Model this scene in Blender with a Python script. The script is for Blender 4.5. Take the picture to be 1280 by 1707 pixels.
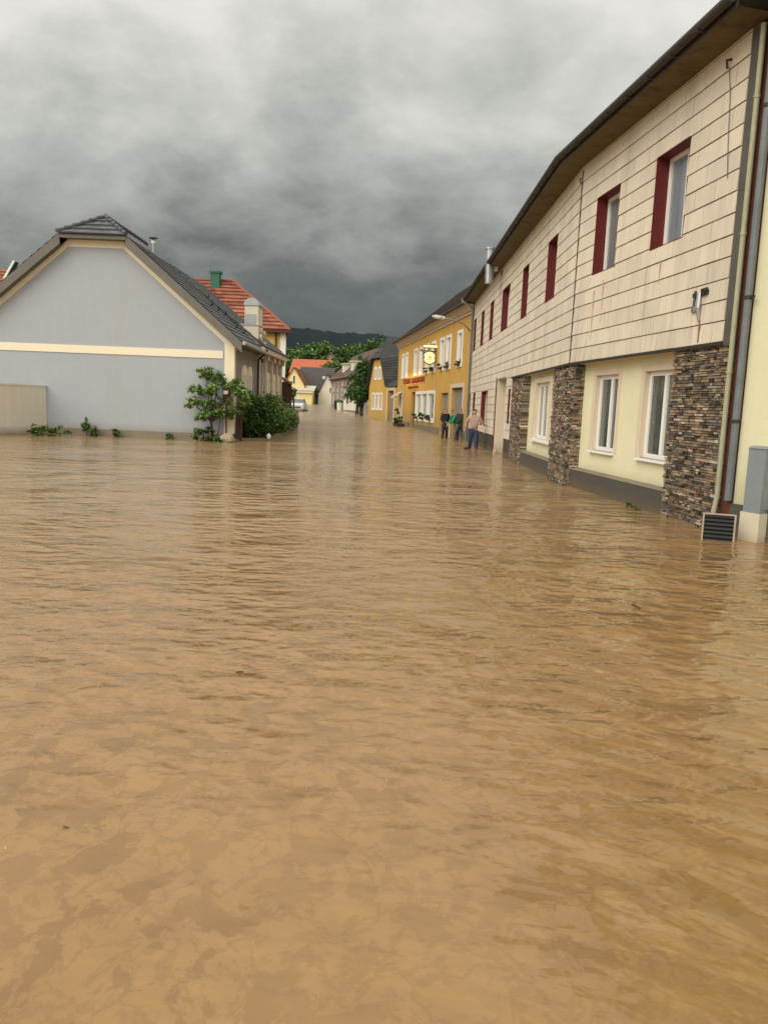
import bpy, math, random
import numpy as np
from mathutils import Vector, Matrix

# ------------------------------------------------------------------ camera
SC = bpy.context.scene
for o in list(bpy.data.objects): bpy.data.objects.remove(o)
FP, CH, ROLL, HOR = 1282.0, 1.65, 0.04, 676.0
PITCH = math.atan((853.5 - HOR) * math.cos(ROLL) / FP)
cam_d = bpy.data.cameras.new('camera'); cam = bpy.data.objects.new('camera', cam_d)
SC.collection.objects.link(cam); SC.camera = cam
cam_d.sensor_fit = 'VERTICAL'; cam_d.sensor_height = 24.0
cam_d.lens = 24.0 * FP / 1707.0
cam_d.clip_start = 0.05; cam_d.clip_end = 20000
_f = Vector((0, math.cos(PITCH), -math.sin(PITCH))); _u0 = Vector((0, math.sin(PITCH), math.cos(PITCH)))
_c, _s = math.cos(ROLL), math.sin(ROLL)
_r = Vector((1, 0, 0)) * _c + _u0 * _s
_u = Vector((1, 0, 0)) * -_s + _u0 * _c
cam.matrix_world = Matrix(((_r.x, _u.x, -_f.x, 0), (_r.y, _u.y, -_f.y, 0), (_r.z, _u.z, -_f.z, CH), (0, 0, 0, 1)))

def ray(x, y):
    return _r * ((x - 640) / FP) + _u * ((853.5 - y) / FP) + _f
def at(x, y, Y):                     # photo pixel at world depth Y
    d = ray(x, y); t = Y / d.y
    return Vector((d.x * t, Y, CH + d.z * t))
def atz(x, y, z=0.0):                # photo pixel on a level plane
    d = ray(x, y); t = (z - CH) / d.z
    return Vector((d.x * t, d.y * t, z))

# ------------------------------------------------------------------ world, sun, exposure
W = bpy.data.worlds.new("World"); SC.world = W; W.use_nodes = True
nt = W.node_tree; nt.nodes.clear()
def N(tree, typ, **kw):
    n = tree.nodes.new(typ)
    for k, v in kw.items():
        if k == 'inp':
            for a, b in v.items(): n.inputs[a].default_value = b
        else: setattr(n, k, v)
    return n
SUN_EL, SUN_AZ = math.radians(36), math.radians(222)    # azimuth from +Y clockwise
L = nt.links.new
sky = N(nt, 'ShaderNodeTexSky', sky_type='NISHITA', sun_disc=False, sun_elevation=SUN_EL, sun_rotation=SUN_AZ)
tc = N(nt, 'ShaderNodeTexCoord'); sep = N(nt, 'ShaderNodeSeparateXYZ'); L(tc.outputs['Generated'], sep.inputs[0])
def wm(op, a, b=None, c=None):
    n = N(nt, 'ShaderNodeMath', operation=op)
    for i, v in enumerate((a, b, c)):
        if v is None: continue
        if isinstance(v, (int, float)): n.inputs[i].default_value = v
        else: L(v, n.inputs[i])
    return n.outputs[0]
zc = wm('MAXIMUM', sep.outputs['Z'], 0.0)
den = wm('ADD', zc, 0.42)
comb = N(nt, 'ShaderNodeCombineXYZ')
L(wm('DIVIDE', sep.outputs['X'], den), comb.inputs[0]); L(wm('DIVIDE', sep.outputs['Y'], den), comb.inputs[1])
def wnoise(scale, detail, rough, dist, off):
    mp = N(nt, 'ShaderNodeMapping'); mp.inputs['Location'].default_value = off; L(comb.outputs[0], mp.inputs[0])
    n = N(nt, 'ShaderNodeTexNoise', inp={'Scale': scale, 'Detail': detail, 'Roughness': rough, 'Distortion': dist})
    L(mp.outputs[0], n.inputs['Vector']); return n.outputs['Fac']
big = wnoise(1.7, 3, 0.5, 0.0, (6.3, 2.9, 0)); fine = wnoise(5.0, 9, 0.57, 0.12, (0.4, 5.2, 2))
cl = wm('ADD', wm('MULTIPLY', wm('SUBTRACT', big, 0.5), 1.2), wm('MULTIPLY', wm('SUBTRACT', fine, 0.5), 1.1))
# brightness climbs from the dark cloud base over the hills to the bright cover overhead, plus the added brightening behind
hgt = wm('ADD', zc, wm('MULTIPLY', wm('MULTIPLY', cl, 0.32), wm('MINIMUM', wm('ADD', wm('MULTIPLY', zc, 3.2), 0.12), 1.0)))
back = wm('MULTIPLY', wm('MAXIMUM', wm('ADD', wm('MULTIPLY', sep.outputs['Y'], -1.0), wm('MULTIPLY', sep.outputs['X'], -0.45)), 0.0), 0.75)  # unseen sky behind and to the left brightened, added to light the walls
hgt = wm('ADD', hgt, back)
ramp = N(nt, 'ShaderNodeValToRGB'); L(hgt, ramp.inputs[0])
e = ramp.color_ramp.elements
stops = [(0.0, (.040, .046, .050)), (0.07, (.058, .064, .065)), (0.14, (.108, .113, .108)), (0.20, (.225, .232, .214)), (0.30, (.39, .397, .365)),
         (0.42, (.62, .61, .565)), (0.7, (.86, .83, .77)), (1.0, (1.25, 1.2, 1.1))]
e[0].position, e[0].color = stops[0][0], (*stops[0][1], 1); e[1].position, e[1].color = stops[-1][0], (*stops[-1][1], 1)
for p, c in stops[1:-1]:
    q = e.new(p); q.color = (*c, 1)
mixn = N(nt, 'ShaderNodeMix', data_type='RGBA', blend_type='MIX'); mixn.inputs[0].default_value = 0.97
skm = N(nt, 'ShaderNodeMix', data_type='RGBA', blend_type='MULTIPLY'); skm.inputs[0].default_value = 1.0
L(sky.outputs[0], skm.inputs[6]); skm.inputs[7].default_value = (.1, .1, .1, 1)
L(skm.outputs[2], mixn.inputs[6]); L(ramp.outputs[0], mixn.inputs[7])
bg = N(nt, 'ShaderNodeBackground'); bg.inputs['Strength'].default_value = 1.0
L(mixn.outputs[2], bg.inputs[0]); wo = N(nt, 'ShaderNodeOutputWorld'); L(bg.outputs[0], wo.inputs[0])

sd = bpy.data.lights.new('sun', 'SUN'); so = bpy.data.objects.new('sun', sd); SC.collection.objects.link(so)
sd.energy = 1.5; sd.angle = math.radians(45); sd.color = (1.0, .95, .86)
dsun = Vector((math.sin(SUN_AZ) * math.cos(SUN_EL), math.cos(SUN_AZ) * math.cos(SUN_EL), math.sin(SUN_EL)))
so.rotation_euler = dsun.to_track_quat('Z', 'Y').to_euler()
SC.view_settings.view_transform = 'Standard'; SC.view_settings.look = 'None'
SC.view_settings.exposure = 0.35; SC.view_settings.gamma = 1.0
SC.cycles.max_bounces = 6; SC.cycles.diffuse_bounces = 3; SC.cycles.glossy_bounces = 3
SC.cycles.transparent_max_bounces = 6

# ------------------------------------------------------------------ materials
_mats = {}
def mat(name, col, rough=.8, var=.12, ns=4.0, streak=0.0, bump=0.0, bs=40.0, tint=0.0, spec=.4, metal=0.0,
        stain=None, stain_amt=0.0, stain_s=1.0, emit=None, es=0.0, coat=0.0, weather=None, lowdirt=None, lowz=(0, 1)):
    if name in _mats: return _mats[name]
    m = bpy.data.materials.new(name); m.use_nodes = True; t = m.node_tree; t.nodes.clear(); l = t.links.new
    out = N(t, 'ShaderNodeOutputMaterial'); b = N(t, 'ShaderNodeBsdfPrincipled')
    l(b.outputs[0], out.inputs[0])
    b.inputs['Roughness'].default_value = rough; b.inputs['Metallic'].default_value = metal
    b.inputs['Specular IOR Level'].default_value = spec
    if coat: b.inputs['Coat Weight'].default_value = coat; b.inputs['Coat Roughness'].default_value = 0.05
    geo = N(t, 'ShaderNodeNewGeometry'); P = geo.outputs['Position']
    def noise(scale, detail=4, vec=(1, 1, 1), dist=0.0, rough_=.55):
        mp = N(t, 'ShaderNodeMapping'); mp.inputs['Scale'].default_value = vec; l(P, mp.inputs[0])
        n = N(t, 'ShaderNodeTexNoise', inp={'Scale': scale, 'Detail': detail, 'Roughness': rough_, 'Distortion': dist})
        l(mp.outputs[0], n.inputs['Vector']); return n.outputs['Fac']
    def mth(op, a, b_=None):
        n = N(t, 'ShaderNodeMath', operation=op)
        for i, v in enumerate((a, b_)):
            if v is None: continue
            if isinstance(v, (int, float)): n.inputs[i].default_value = v
            else: l(v, n.inputs[i])
        return n.outputs[0]
    v = mth('MULTIPLY', mth('SUBTRACT', noise(ns), .5), var * 2)
    v2 = mth('MULTIPLY', mth('SUBTRACT', noise(ns * 6, 2), .5), var)
    f = mth('ADD', mth('ADD', v, v2), 1.0)
    if streak:
        s = mth('MULTIPLY', mth('SUBTRACT', noise(1.0, 5, (6, 6, .35)), .5), streak * 2); f = mth('ADD', f, s)
    if tint:
        a = N(t, 'ShaderNodeAttribute', attribute_name='tint')
        f = mth('MULTIPLY', f, mth('ADD', mth('MULTIPLY', mth('SUBTRACT', a.outputs['Fac'], .5), tint * 2), 1.0))
    mx = N(t, 'ShaderNodeVectorMath', operation='SCALE'); mx.inputs[0].default_value = col
    l(f, mx.inputs['Scale']); c = mx.outputs[0]
    def mixc(fac, c0, col1):
        n = N(t, 'ShaderNodeMix', data_type='RGBA'); l(fac, n.inputs[0]); l(c0, n.inputs[6]); n.inputs[7].default_value = (*col1, 1)
        return n.outputs[2]
    if stain:
        r = N(t, 'ShaderNodeMapRange', inp={'From Min': .52, 'From Max': .72, 'To Min': 0, 'To Max': stain_amt}); l(noise(stain_s, 5, (3, 3, .5)), r.inputs[0])
        c = mixc(r.outputs[0], c, stain)
    if weather:                       # run-off streaks below a given height: (colour, z_low, z_high, amount)
        sp = N(t, 'ShaderNodeSeparateXYZ'); l(P, sp.inputs[0])
        hz = N(t, 'ShaderNodeMapRange', inp={'From Min': weather[1], 'From Max': weather[2], 'To Min': 1, 'To Max': .12}); l(sp.outputs[2], hz.inputs[0])
        for sc_, lo_, hi_, k_ in ((1.0, .53, .70, 1.0), (2.7, .56, .66, .8)):
            r = N(t, 'ShaderNodeMapRange', inp={'From Min': lo_, 'From Max': hi_, 'To Min': 0, 'To Max': weather[3] * k_}); l(noise(sc_, 5, (3.6, 3.6, .35), rough_=.7), r.inputs[0])
            c = mixc(mth('MULTIPLY', r.outputs[0], hz.outputs[0]), c, weather[0])
    if lowdirt:
        sp = N(t, 'ShaderNodeSeparateXYZ'); l(P, sp.inputs[0])
        zz = mth('ADD', sp.outputs[2], mth('MULTIPLY', mth('SUBTRACT', noise(2.5, 4), .5), .5 * (lowz[1] - lowz[0])))
        r = N(t, 'ShaderNodeMapRange', inp={'From Min': lowz[0], 'From Max': lowz[1], 'To Min': .85, 'To Max': 0}); l(zz, r.inputs[0])
        c = mixc(r.outputs[0], c, lowdirt)
    l(c, b.inputs['Base Color'])
    if bump:
        bn = N(t, 'ShaderNodeBump'); bn.inputs['Strength'].default_value = bump; bn.inputs['Distance'].default_value = .02
        l(noise(bs, 3), bn.inputs['Height']); l(bn.outputs[0], b.inputs['Normal'])
    if emit: b.inputs['Emission Color'].default_value = (*emit, 1); b.inputs['Emission Strength'].default_value = es
    _mats[name] = m; return m

MUD = (.30, .21, .12)
M_SIDING = mat('cement_siding', (.62, .545, .425), .75, .08, .9, streak=.02, bump=.15, bs=60, tint=.07, stain=(.47, .40, .32), stain_amt=.6, stain_s=.6, weather=((.25, .20, .15), 2.9, 5.6, .40))
M_BACK = mat('siding_gap', (.06, .045, .03), .9)
M_CREAM = mat('cream_plaster', (.68, .64, .42), .9, .05, 1.5, streak=.04, bump=.15, bs=90, lowdirt=(.42, .37, .22), lowz=(.3, .62))
M_YPALE = mat('pale_yellow_plaster', (.64, .61, .40), .9, .06, 1.2, streak=.07, bump=.2, bs=80, lowdirt=(.40, .35, .20), lowz=(.3, .9))
M_PLINTH = mat('slate_plinth', (.075, .068, .055), .65, .2, 3, bump=.1, lowdirt=(.14, .10, .055), lowz=(-.05, .22))
M_BEIGE = mat('beige_trim', (.62, .52, .38), .85, .06, 3, streak=.04, lowdirt=(.33, .25, .15), lowz=(-.1, .5))
M_WHITE = mat('white_paint', (.78, .76, .70), .45, .04, 5)
M_STONE = mat('stacked_stone', (.20, .150, .098), .85, .3, 9, bump=.5, bs=45, tint=.85, lowdirt=(.17, .12, .07), lowz=(-.1, .3))
M_STONE_W = mat('stone_warm', (.27, .165, .10), .85, .3, 9, bump=.5, bs=45, tint=.6)
M_STONE_L = mat('stone_light', (.36, .31, .235), .85, .3, 9, bump=.5, bs=45, tint=.6)
M_STONE_G = mat('stone_grey', (.14, .122, .105), .85, .3, 9, bump=.5, bs=45, tint=.6)
M_GAPD = mat('dark_mortar', (.03, .022, .015), .95)
M_RED = mat('dark_red_paint', (.115, .012, .010), .55, .2, 5)
M_GLASS = mat('window_glass', (.055, .06, .058), .06, .5, 1.5, spec=.6, coat=.6)
M_CURT = mat('curtained_glass', (.17, .19, .19), .10, .25, 2.0, streak=.4, spec=.6, coat=.5)
M_BLUEG = mat('blue_curtained_glass', (.20, .235, .26), .12, .2, 2.0, streak=.35, spec=.5, coat=.4)
M_DGREEN = mat('dim_curtained_glass', (.075, .09, .08), .08, .5, 2.5, streak=.9, spec=.6, coat=.5)
M_DARK = mat('dark_void', (.015, .014, .012), .9)
M_SOFFIT = mat('soffit_boards', (.115, .085, .034), .85, .3, 2, streak=.1, stain=(.05, .03, .015), stain_amt=.8)
M_GUTTER = mat('weathered_gutter', (.035, .030, .024), .6, .5, 6, bump=.6, bs=20)
M_FLASH = mat('drip_flashing', (.03, .024, .018), .6)
M_ZINC = mat('zinc_metal', (.36, .38, .37), .4, .2, 5, metal=.6)
M_GREYPIPE = mat('grey_downpipe', (.13, .145, .15), .5, .35, 5, streak=.2)
M_PALEPIPE = mat('cream_downpipe', (.34, .335, .21), .55, .2, 6, streak=.25)
M_CORNER = mat('corner_profile', (.085, .078, .066), .7, .3, 4, streak=.3, bump=.3)
M_RUSTGAP = mat('rusty_gap', (.10, .03, .015), .9, .6, 8)
M_RUN = mat('pale_rust_run', (.53, .38, .27), .85, .2, 6, streak=.3)
M_RUST = mat('rust_stain', (.25, .11, .03), .9, .4, 10)
M_LEFTW = mat('blue_grey_plaster', (.345, .372, .392), .92, .05, .5, streak=.012, bump=.12, bs=60, stain=(.37, .35, .29), stain_amt=.6, stain_s=.12, weather=((.27, .27, .26), 5.0, 7.6, .14), lowdirt=(.26, .23, .17), lowz=(.15, .55))
M_LEFTSIDE = mat('grey_plaster', (.25, .24, .22), .9, .06, 1.5, streak=.08)
M_BAND = mat('cream_band', (.76, .68, .50), .85, .04, 3)
M_SLATE = mat('dark_roof_tile', (.075, .08, .085), .55, .3, 4, tint=.35, bump=.3, bs=25)
M_VERGE = mat('verge_board', (.14, .13, .108), .8, .15, 3)
M_REDROOF = mat('red_roof_tile', (.23, .075, .04), .75, .25, 2, tint=.40, bump=.3)
M_ORROOF = mat('orange_roof', (.44, .12, .055), .75, .12, 1)
M_YEL = mat('warm_yellow_plaster', (.62, .43, .13), .9, .08, 1)
M_OCHRE = mat('ochre_plaster', (.50, .305, .07), .9, .10, .8, streak=.16, stain=(.40, .19, .05), stain_amt=.5, stain_s=.6, lowdirt=(.36, .25, .10), lowz=(.2, 1.5))
M_CORN = mat('beige_cornice', (.56, .47, .34), .8, .08, 3)
M_INNROOF = mat('weathered_roof', (.125, .10, .09), .8, .25, 2, tint=.3)
M_GREYP = mat('grey_street_plinth', (.20, .17, .12), .8, .2, 3)
M_GATE = mat('grey_gate_wood', (.21, .205, .185), .7, .15, 4)
M_LIT = mat('lit_sign_face', (.8, .7, .4), .4, .03, emit=(1.0, .78, .36), es=.50)
M_LITO = mat('sign_orange', (.7, .35, .05), .5, emit=(1.0, .48, .08), es=.5)
M_SIGNFR = mat('sign_frame', (.06, .05, .02), .5)
M_LET = mat('red_letter', (.20, .02, .01), .5, .1)
M_GREENM = mat('green_metal', (.02, .11, .06), .5, .1)
M_PALEG = mat('pale_green_board', (.55, .68, .58), .6, .05)
M_FWALL = mat('grey_garden_wall', (.64, .60, .50), .9, .07, .6, streak=.05, lowdirt=(.22, .17, .10), lowz=(0, .35))
M_BOULD = mat('sandstone_boulder', (.32, .26, .17), .9, .25, 5, bump=.5, bs=12)
M_BARK = mat('bark', (.06, .042, .028), .9, .3, 10, bump=.5)
M_WOOD = mat('brown_wood', (.075, .035, .02), .8, .3, 8)
M_LEAF = mat('leaf_mid_green', (.085, .165, .03), .5, .3, 2, tint=.75, spec=.3)
M_LEAFL = mat('leaf_light_green', (.16, .25, .06), .5, .25, 2, tint=.6, spec=.35)
M_LEAFD = mat('leaf_dark_green', (.035, .085, .02), .6, .3, 1, tint=.8, spec=.2)
M_LEAFX = mat('leaf_far_green', (.06, .11, .022), .7, .3, .1, tint=.7, spec=.1)
M_GRASSG = mat('meadow', (.07, .11, .03), .9, .4, .05)
M_CAB = mat('grey_cabinet_plastic', (.20, .225, .235), .55, .06, 5, bump=.1)
M_CONC = mat('cabinet_concrete', (.56, .51, .38), .85, .08, 5, lowdirt=(.36, .28, .16), lowz=(-.05, .15))
M_GRILLE = mat('grille_black', (.03, .032, .034), .4, .2, 8)
M_GRFR = mat('grille_frame', (.33, .27, .20), .6, .2, 8)
M_SKIN = mat('skin', (.48, .29, .20), .55, .08, 20)
M_HAIR = mat('dark_hair', (.025, .016, .01), .6, .3, 40)
M_PINK = mat('pink_shirt', (.38, .26, .20), .9, .12, 12)
M_JEANS = mat('blue_jeans', (.022, .040, .085), .85, .3, 12)
M_DJACK = mat('dark_jacket', (.022, .022, .026), .7, .3, 9)
M_GJACK = mat('green_jacket', (.015, .17, .075), .6, .2, 9)
M_TROU = mat('dark_trousers', (.035, .033, .038), .85, .3, 9)
M_TROG = mat('grey_trousers', (.13, .11, .11), .85, .3, 9)
M_BOOT = mat('brown_boots', (.16, .05, .025), .5, .2, 9)
M_BBOOT = mat('black_boots', (.015, .014, .014), .4)
M_SILV = mat('silver_car_paint', (.60, .62, .64), .3, .04, metal=.3, coat=.5)
M_RUBBER = mat('tyre_rubber', (.02, .02, .02), .8)
M_FARW = mat('far_white_plaster', (.62, .58, .46), .9, .08, .6)
M_FARY = mat('far_yellow_plaster', (.72, .60, .26), .9, .05, .6)
M_FARG = mat('far_grey_plaster', (.24, .20, .155), .9, .15, .8, streak=.1)
M_BROOF = mat('far_brown_roof', (.12, .075, .055), .8, .25, .8, tint=.3)
M_DROOF = mat('far_dark_roof', (.07, .065, .058), .8, .2, .8)
M_HSLATE = mat('slate_shingle', (.038, .040, .038), .7, .25, 1.5, tint=.3)
M_LAMPH = mat('lamp_head_plastic', (.50, .49, .44), .5, .05)
M_LAMPA = mat('lamp_arm_paint', (.22, .19, .12), .5, .1)

# ------------------------------------------------------------------ mesh building
COL = SC.collection
class MB:
    def __init__(s): s.v = []; s.f = []; s.mi = []; s.t = []; s.mats = []
    def m(s, mt):
        if mt not in s.mats: s.mats.append(mt)
        return s.mats.index(mt)
    def poly(s, pts, mt, tint=.5):
        i = len(s.v); s.v += [tuple(p) for p in pts]; s.f.append(tuple(range(i, i + len(pts)))); s.mi.append(s.m(mt)); s.t.append(tint)
    def hexa(s, P, mt, tint=.5):       # P: 8 corners, bottom 0-3, top 4-7
        i = len(s.v); s.v += [tuple(p) for p in P]; k = s.m(mt)
        for q in ((0, 3, 2, 1), (4, 5, 6, 7), (0, 1, 5, 4), (1, 2, 6, 5), (2, 3, 7, 6), (3, 0, 4, 7)):
            s.f.append(tuple(i + a for a in q)); s.mi.append(k); s.t.append(tint)
    def box(s, fr, s0, s1, n0, n1, z0, z1, mt, tint=.5):
        s.hexa([fr(s0, n0, z0), fr(s1, n0, z0), fr(s1, n1, z0), fr(s0, n1, z0), fr(s0, n0, z1), fr(s1, n0, z1), fr(s1, n1, z1), fr(s0, n1, z1)], mt, tint)
    def tube(s, pts, rad, mt, k=8, cap=True, tint=.5):
        pts = [Vector(p) for p in pts]; rad = rad if isinstance(rad, (list, tuple)) else [rad] * len(pts)
        i0 = len(s.v); kk = s.m(mt); up = None
        for j, p in enumerate(pts):
            d = (pts[min(j + 1, len(pts) - 1)] - pts[max(j - 1, 0)]).normalized()
            if up is None: up = d.orthogonal().normalized()
            a = (up - d * up.dot(d)); a = a.normalized() if a.length > 1e-6 else d.orthogonal().normalized(); up = a; b = d.cross(a)
            for q in range(k):
                th = 2 * math.pi * q / k; s.v.append(tuple(p + (a * math.cos(th) + b * math.sin(th)) * rad[j]))
        for j in range(len(pts) - 1):
            for q in range(k):
                A = i0 + j * k + q; B = i0 + j * k + (q + 1) % k
                s.f.append((A, B, B + k, A + k)); s.mi.append(kk); s.t.append(tint)
        if cap:
            s.f.append(tuple(i0 + q for q in range(k))[::-1]); s.mi.append(kk); s.t.append(tint)
            e0 = i0 + (len(pts) - 1) * k; s.f.append(tuple(e0 + q for q in range(k))); s.mi.append(kk); s.t.append(tint)
    def prism(s, pts, off, mt, tint=.5):   # polygon swept by the vector off
        off = Vector(off); P = [Vector(p) for p in pts]; Q = [p + off for p in P]; n = len(P)
        s.poly(P, mt, tint); s.poly(Q[::-1], mt, tint)
        for i in range(n): s.poly([P[(i + 1) % n], P[i], Q[i], Q[(i + 1) % n]], mt, tint)
    def ell(s, c, r, mt, nu=10, nv=7, jit=0, rnd=None, tint=.5):
        i0 = len(s.v); k = s.m(mt)
        for a in range(nv + 1):
            ph = math.pi * a / nv
            for b in range(nu):
                th = 2 * math.pi * b / nu; j = 1 + (rnd.uniform(-jit, jit) if rnd else 0)
                s.v.append((c[0] + r[0] * j * math.sin(ph) * math.cos(th), c[1] + r[1] * j * math.sin(ph) * math.sin(th), c[2] + r[2] * j * math.cos(ph)))
        for a in range(nv):
            for b in range(nu):
                A = i0 + a * nu + b; B = i0 + a * nu + (b + 1) % nu
                s.f.append((A, A + nu, B + nu, B)); s.mi.append(k); s.t.append(tint)
    def build(s, name, parent=None, smooth=False):
        me = bpy.data.meshes.new(name); off = root_loc(parent)
        me.from_pydata([(x - off[0], y - off[1], z - off[2]) for x, y, z in s.v], [], s.f)
        for m_ in s.mats: me.materials.append(m_)
        me.polygons.foreach_set('material_index', s.mi)
        a = me.attributes.new('tint', 'FLOAT', 'FACE'); a.data.foreach_set('value', s.t)
        if smooth: me.polygons.foreach_set('use_smooth', [True] * len(s.f))
        me.update(); o = bpy.data.objects.new(name, me); COL.objects.link(o)
        if parent: o.parent = parent
        return o
def root_loc(p):
    v = Vector((0, 0, 0))
    while p is not None: v += p.location; p = p.parent
    return v
def thing(name, label, cat, loc=(0, 0, 0), group=None):
    o = bpy.data.objects.new(name, None); o.empty_display_size = .3; COL.objects.link(o); o.location = loc
    tagp(o, label, cat, group); return o
def tagp(o, label=None, cat=None, group=None, kind=None):
    for k, v in (('label', label), ('category', cat), ('group', group), ('kind', kind)):
        if v: o[k] = v
    return o
def frame(p0, p1, side):             # s runs p0->p1, n is outward on the given side (+1 left of travel, -1 right)
    p0 = Vector((p0[0], p0[1])); d = (Vector((p1[0], p1[1])) - p0).normalized(); n = Vector((-d.y, d.x)) * side
    def f(s, nn, z): return Vector((p0.x + d.x * s + n.x * nn, p0.y + d.y * s + n.y * nn, z))
    f.d, f.n, f.p0 = d, n, p0; return f
def wall(m, fr, s0, s1, z0, z1, n, ops, mt, depth=.22, rmt=None):
    ss = sorted({s0, s1, *[min(max(a, s0), s1) for o in ops for a in o[:2]]}); zs = sorted({z0, z1, *[min(max(a, z0), z1) for o in ops for a in o[2:4]]})
    for i in range(len(ss) - 1):
        for j in range(len(zs) - 1):
            cs, cz = (ss[i] + ss[i + 1]) / 2, (zs[j] + zs[j + 1]) / 2
            if any(o[0] < cs < o[1] and o[2] < cz < o[3] for o in ops): continue
            m.poly([fr(ss[i], n, zs[j]), fr(ss[i + 1], n, zs[j]), fr(ss[i + 1], n, zs[j + 1]), fr(ss[i], n, zs[j + 1])], mt)
    r = rmt or mt
    for o in ops:
        a, b, c, d = o[:4]; dd = n - depth
        m.poly([fr(a, n, c), fr(a, n, d), fr(a, dd, d), fr(a, dd, c)], r); m.poly([fr(b, n, c), fr(b, dd, c), fr(b, dd, d), fr(b, n, d)], r)
        m.poly([fr(a, n, d), fr(b, n, d), fr(b, dd, d), fr(a, dd, d)], r); m.poly([fr(a, n, c), fr(a, dd, c), fr(b, dd, c), fr(b, n, c)], r)
def rects_minus(rs, o):
    out = []
    for (a, b, c, d) in rs:
        if o[1] <= a or o[0] >= b or o[3] <= c or o[2] >= d: out.append((a, b, c, d)); continue
        if o[0] > a: out.append((a, o[0], c, d))
        if o[1] < b: out.append((o[1], b, c, d))
        a2, b2 = max(a, o[0]), min(b, o[1])
        if o[2] > c: out.append((a2, b2, c, o[2]))
        if o[3] < d: out.append((a2, b2, o[3], d))
    return out
def siding(m, fr, s0, s1, z0, z1, ops, rnd, ch=.3, pw=.6):
    k = 0; z = z0
    while z < z1 - .02:
        zt = min(z + ch, z1); s = s0 - (pw / 2 if k % 2 else 0)
        while s < s1 - .01:
            a, b = max(s, s0), min(s + pw, s1)
            if b - a > .02:
                rs = [(a + .006, b - .006, z + .014, zt)]
                for o in ops: rs = rects_minus(rs, o)
                t = rnd.random(); jz = rnd.uniform(-.002, .002); jn = rnd.uniform(-.002, .002)
                for (c, d, e_, f_) in rs:
                    if d - c < .01 or f_ - e_ < .01: continue
                    nb = .020 + jn - (e_ - z) / ch * .014; ntp = .020 + jn - (f_ - z) / ch * .014
                    m.hexa([fr(c, nb, e_ + jz), fr(d, nb, e_ + jz), fr(d, -.02, e_ + jz), fr(c, -.02, e_ + jz),
                            fr(c, ntp, f_), fr(d, ntp, f_), fr(d, -.02, f_), fr(c, -.02, f_)], M_SIDING, t)
            s += pw
        z += ch; k += 1
def stones(m, fr, s0, s1, n, z0, z1, rnd, depth=.2):
    m.box(fr, s0 + .01, s1 - .01, n - depth, n - .035, z0, z1, M_GAPD)
    z = z0
    while z < z1 - .015:
        h = min(rnd.choice((.028, .034, .04, .045, .055, .038)), z1 - z); s = s0 - rnd.uniform(0, .008)
        while s < s1 - .005:
            w = rnd.choice((.05, .08, .12, .16, .22, .1)) * rnd.uniform(.8, 1.2)
            if s1 - s - w < .05: w = s1 - s + rnd.uniform(-.005, .012)
            p = rnd.uniform(-.022, .02); mt = rnd.choices((M_STONE, M_STONE_W, M_STONE_L, M_STONE_G), (66, 8, 12, 14))[0]
            g = .005; tl = rnd.uniform(-.006, .006)
            m.hexa([fr(s + g, n + p - .006, z + g), fr(s + w - g, n + p + tl, z + g), fr(s + w - g, n - depth, z + g), fr(s + g, n - depth, z + g),
                    fr(s + g, n + p, z + h - g), fr(s + w - g, n + p + tl, z + h - g), fr(s + w - g, n - depth, z + h - g), fr(s + g, n - depth, z + h - g)], mt, rnd.random())
            s += w
        z += h
def window(parent, fr, s0, s1, z0, z1, n, glass=None, mull=(.5,), fw=.07, fmat=None, sill=None, line=None, line_d=0, label=None, name='window', bars=()):
    """casement set back at plane n; line = reveal material lining depth line_d outwards"""
    fmat = fmat or M_WHITE; m = MB()
    if line:
        t = .012; d = line_d
        m.box(fr, s0, s0 + t, n, n + d + .012, z0, z1, line); m.box(fr, s1 - t, s1, n, n + d + .012, z0, z1, line)
        m.box(fr, s0 + t, s1 - t, n, n + d + .012, z1 - t, z1, line); m.box(fr, s0 + t, s1 - t, n, n + d + .012, z0, z0 + t, line)
        s0 += t; s1 -= t; z0 += t; z1 -= t
    m.box(fr, s0, s1, n - .05, n - .045, z0, z1, M_DARK)
    w = m.build(name, parent)
    if label: w['label'] = label
    q = MB()
    q.box(fr, s0, s0 + fw, n - .04, n + .02, z0, z1, fmat); q.box(fr, s1 - fw, s1, n - .04, n + .02, z0, z1, fmat)
    q.box(fr, s0 + fw, s1 - fw, n - .04, n + .02, z1 - fw, z1, fmat); q.box(fr, s0 + fw, s1 - fw, n - .04, n + .02, z0, z0 + fw, fmat)
    for f_ in mull:
        c = s0 + (s1 - s0) * f_; q.box(fr, c - fw * .55, c + fw * .55, n - .035, n + .03, z0 + fw, z1 - fw, fmat)
    for f_ in bars:
        c = z0 + (z1 - z0) * f_; q.box(fr, s0 + fw, s1 - fw, n - .03, n + .022, c - .02, c + .02, fmat)
    q.build('frame', w)
    g = MB(); g.box(fr, s0 + fw * .5, s1 - fw * .5, n - .03, n - .012, z0 + fw * .5, z1 - fw * .5, glass or M_GLASS); g.build('pane', w)
    if sill:
        d0, d1, t = sill; sl = MB(); sl.box(fr, s0 - .03, s1 + .03, n + .02, d1, z0 - t, z0, M_WHITE); sl.build('sill', w)
    return w

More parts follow.
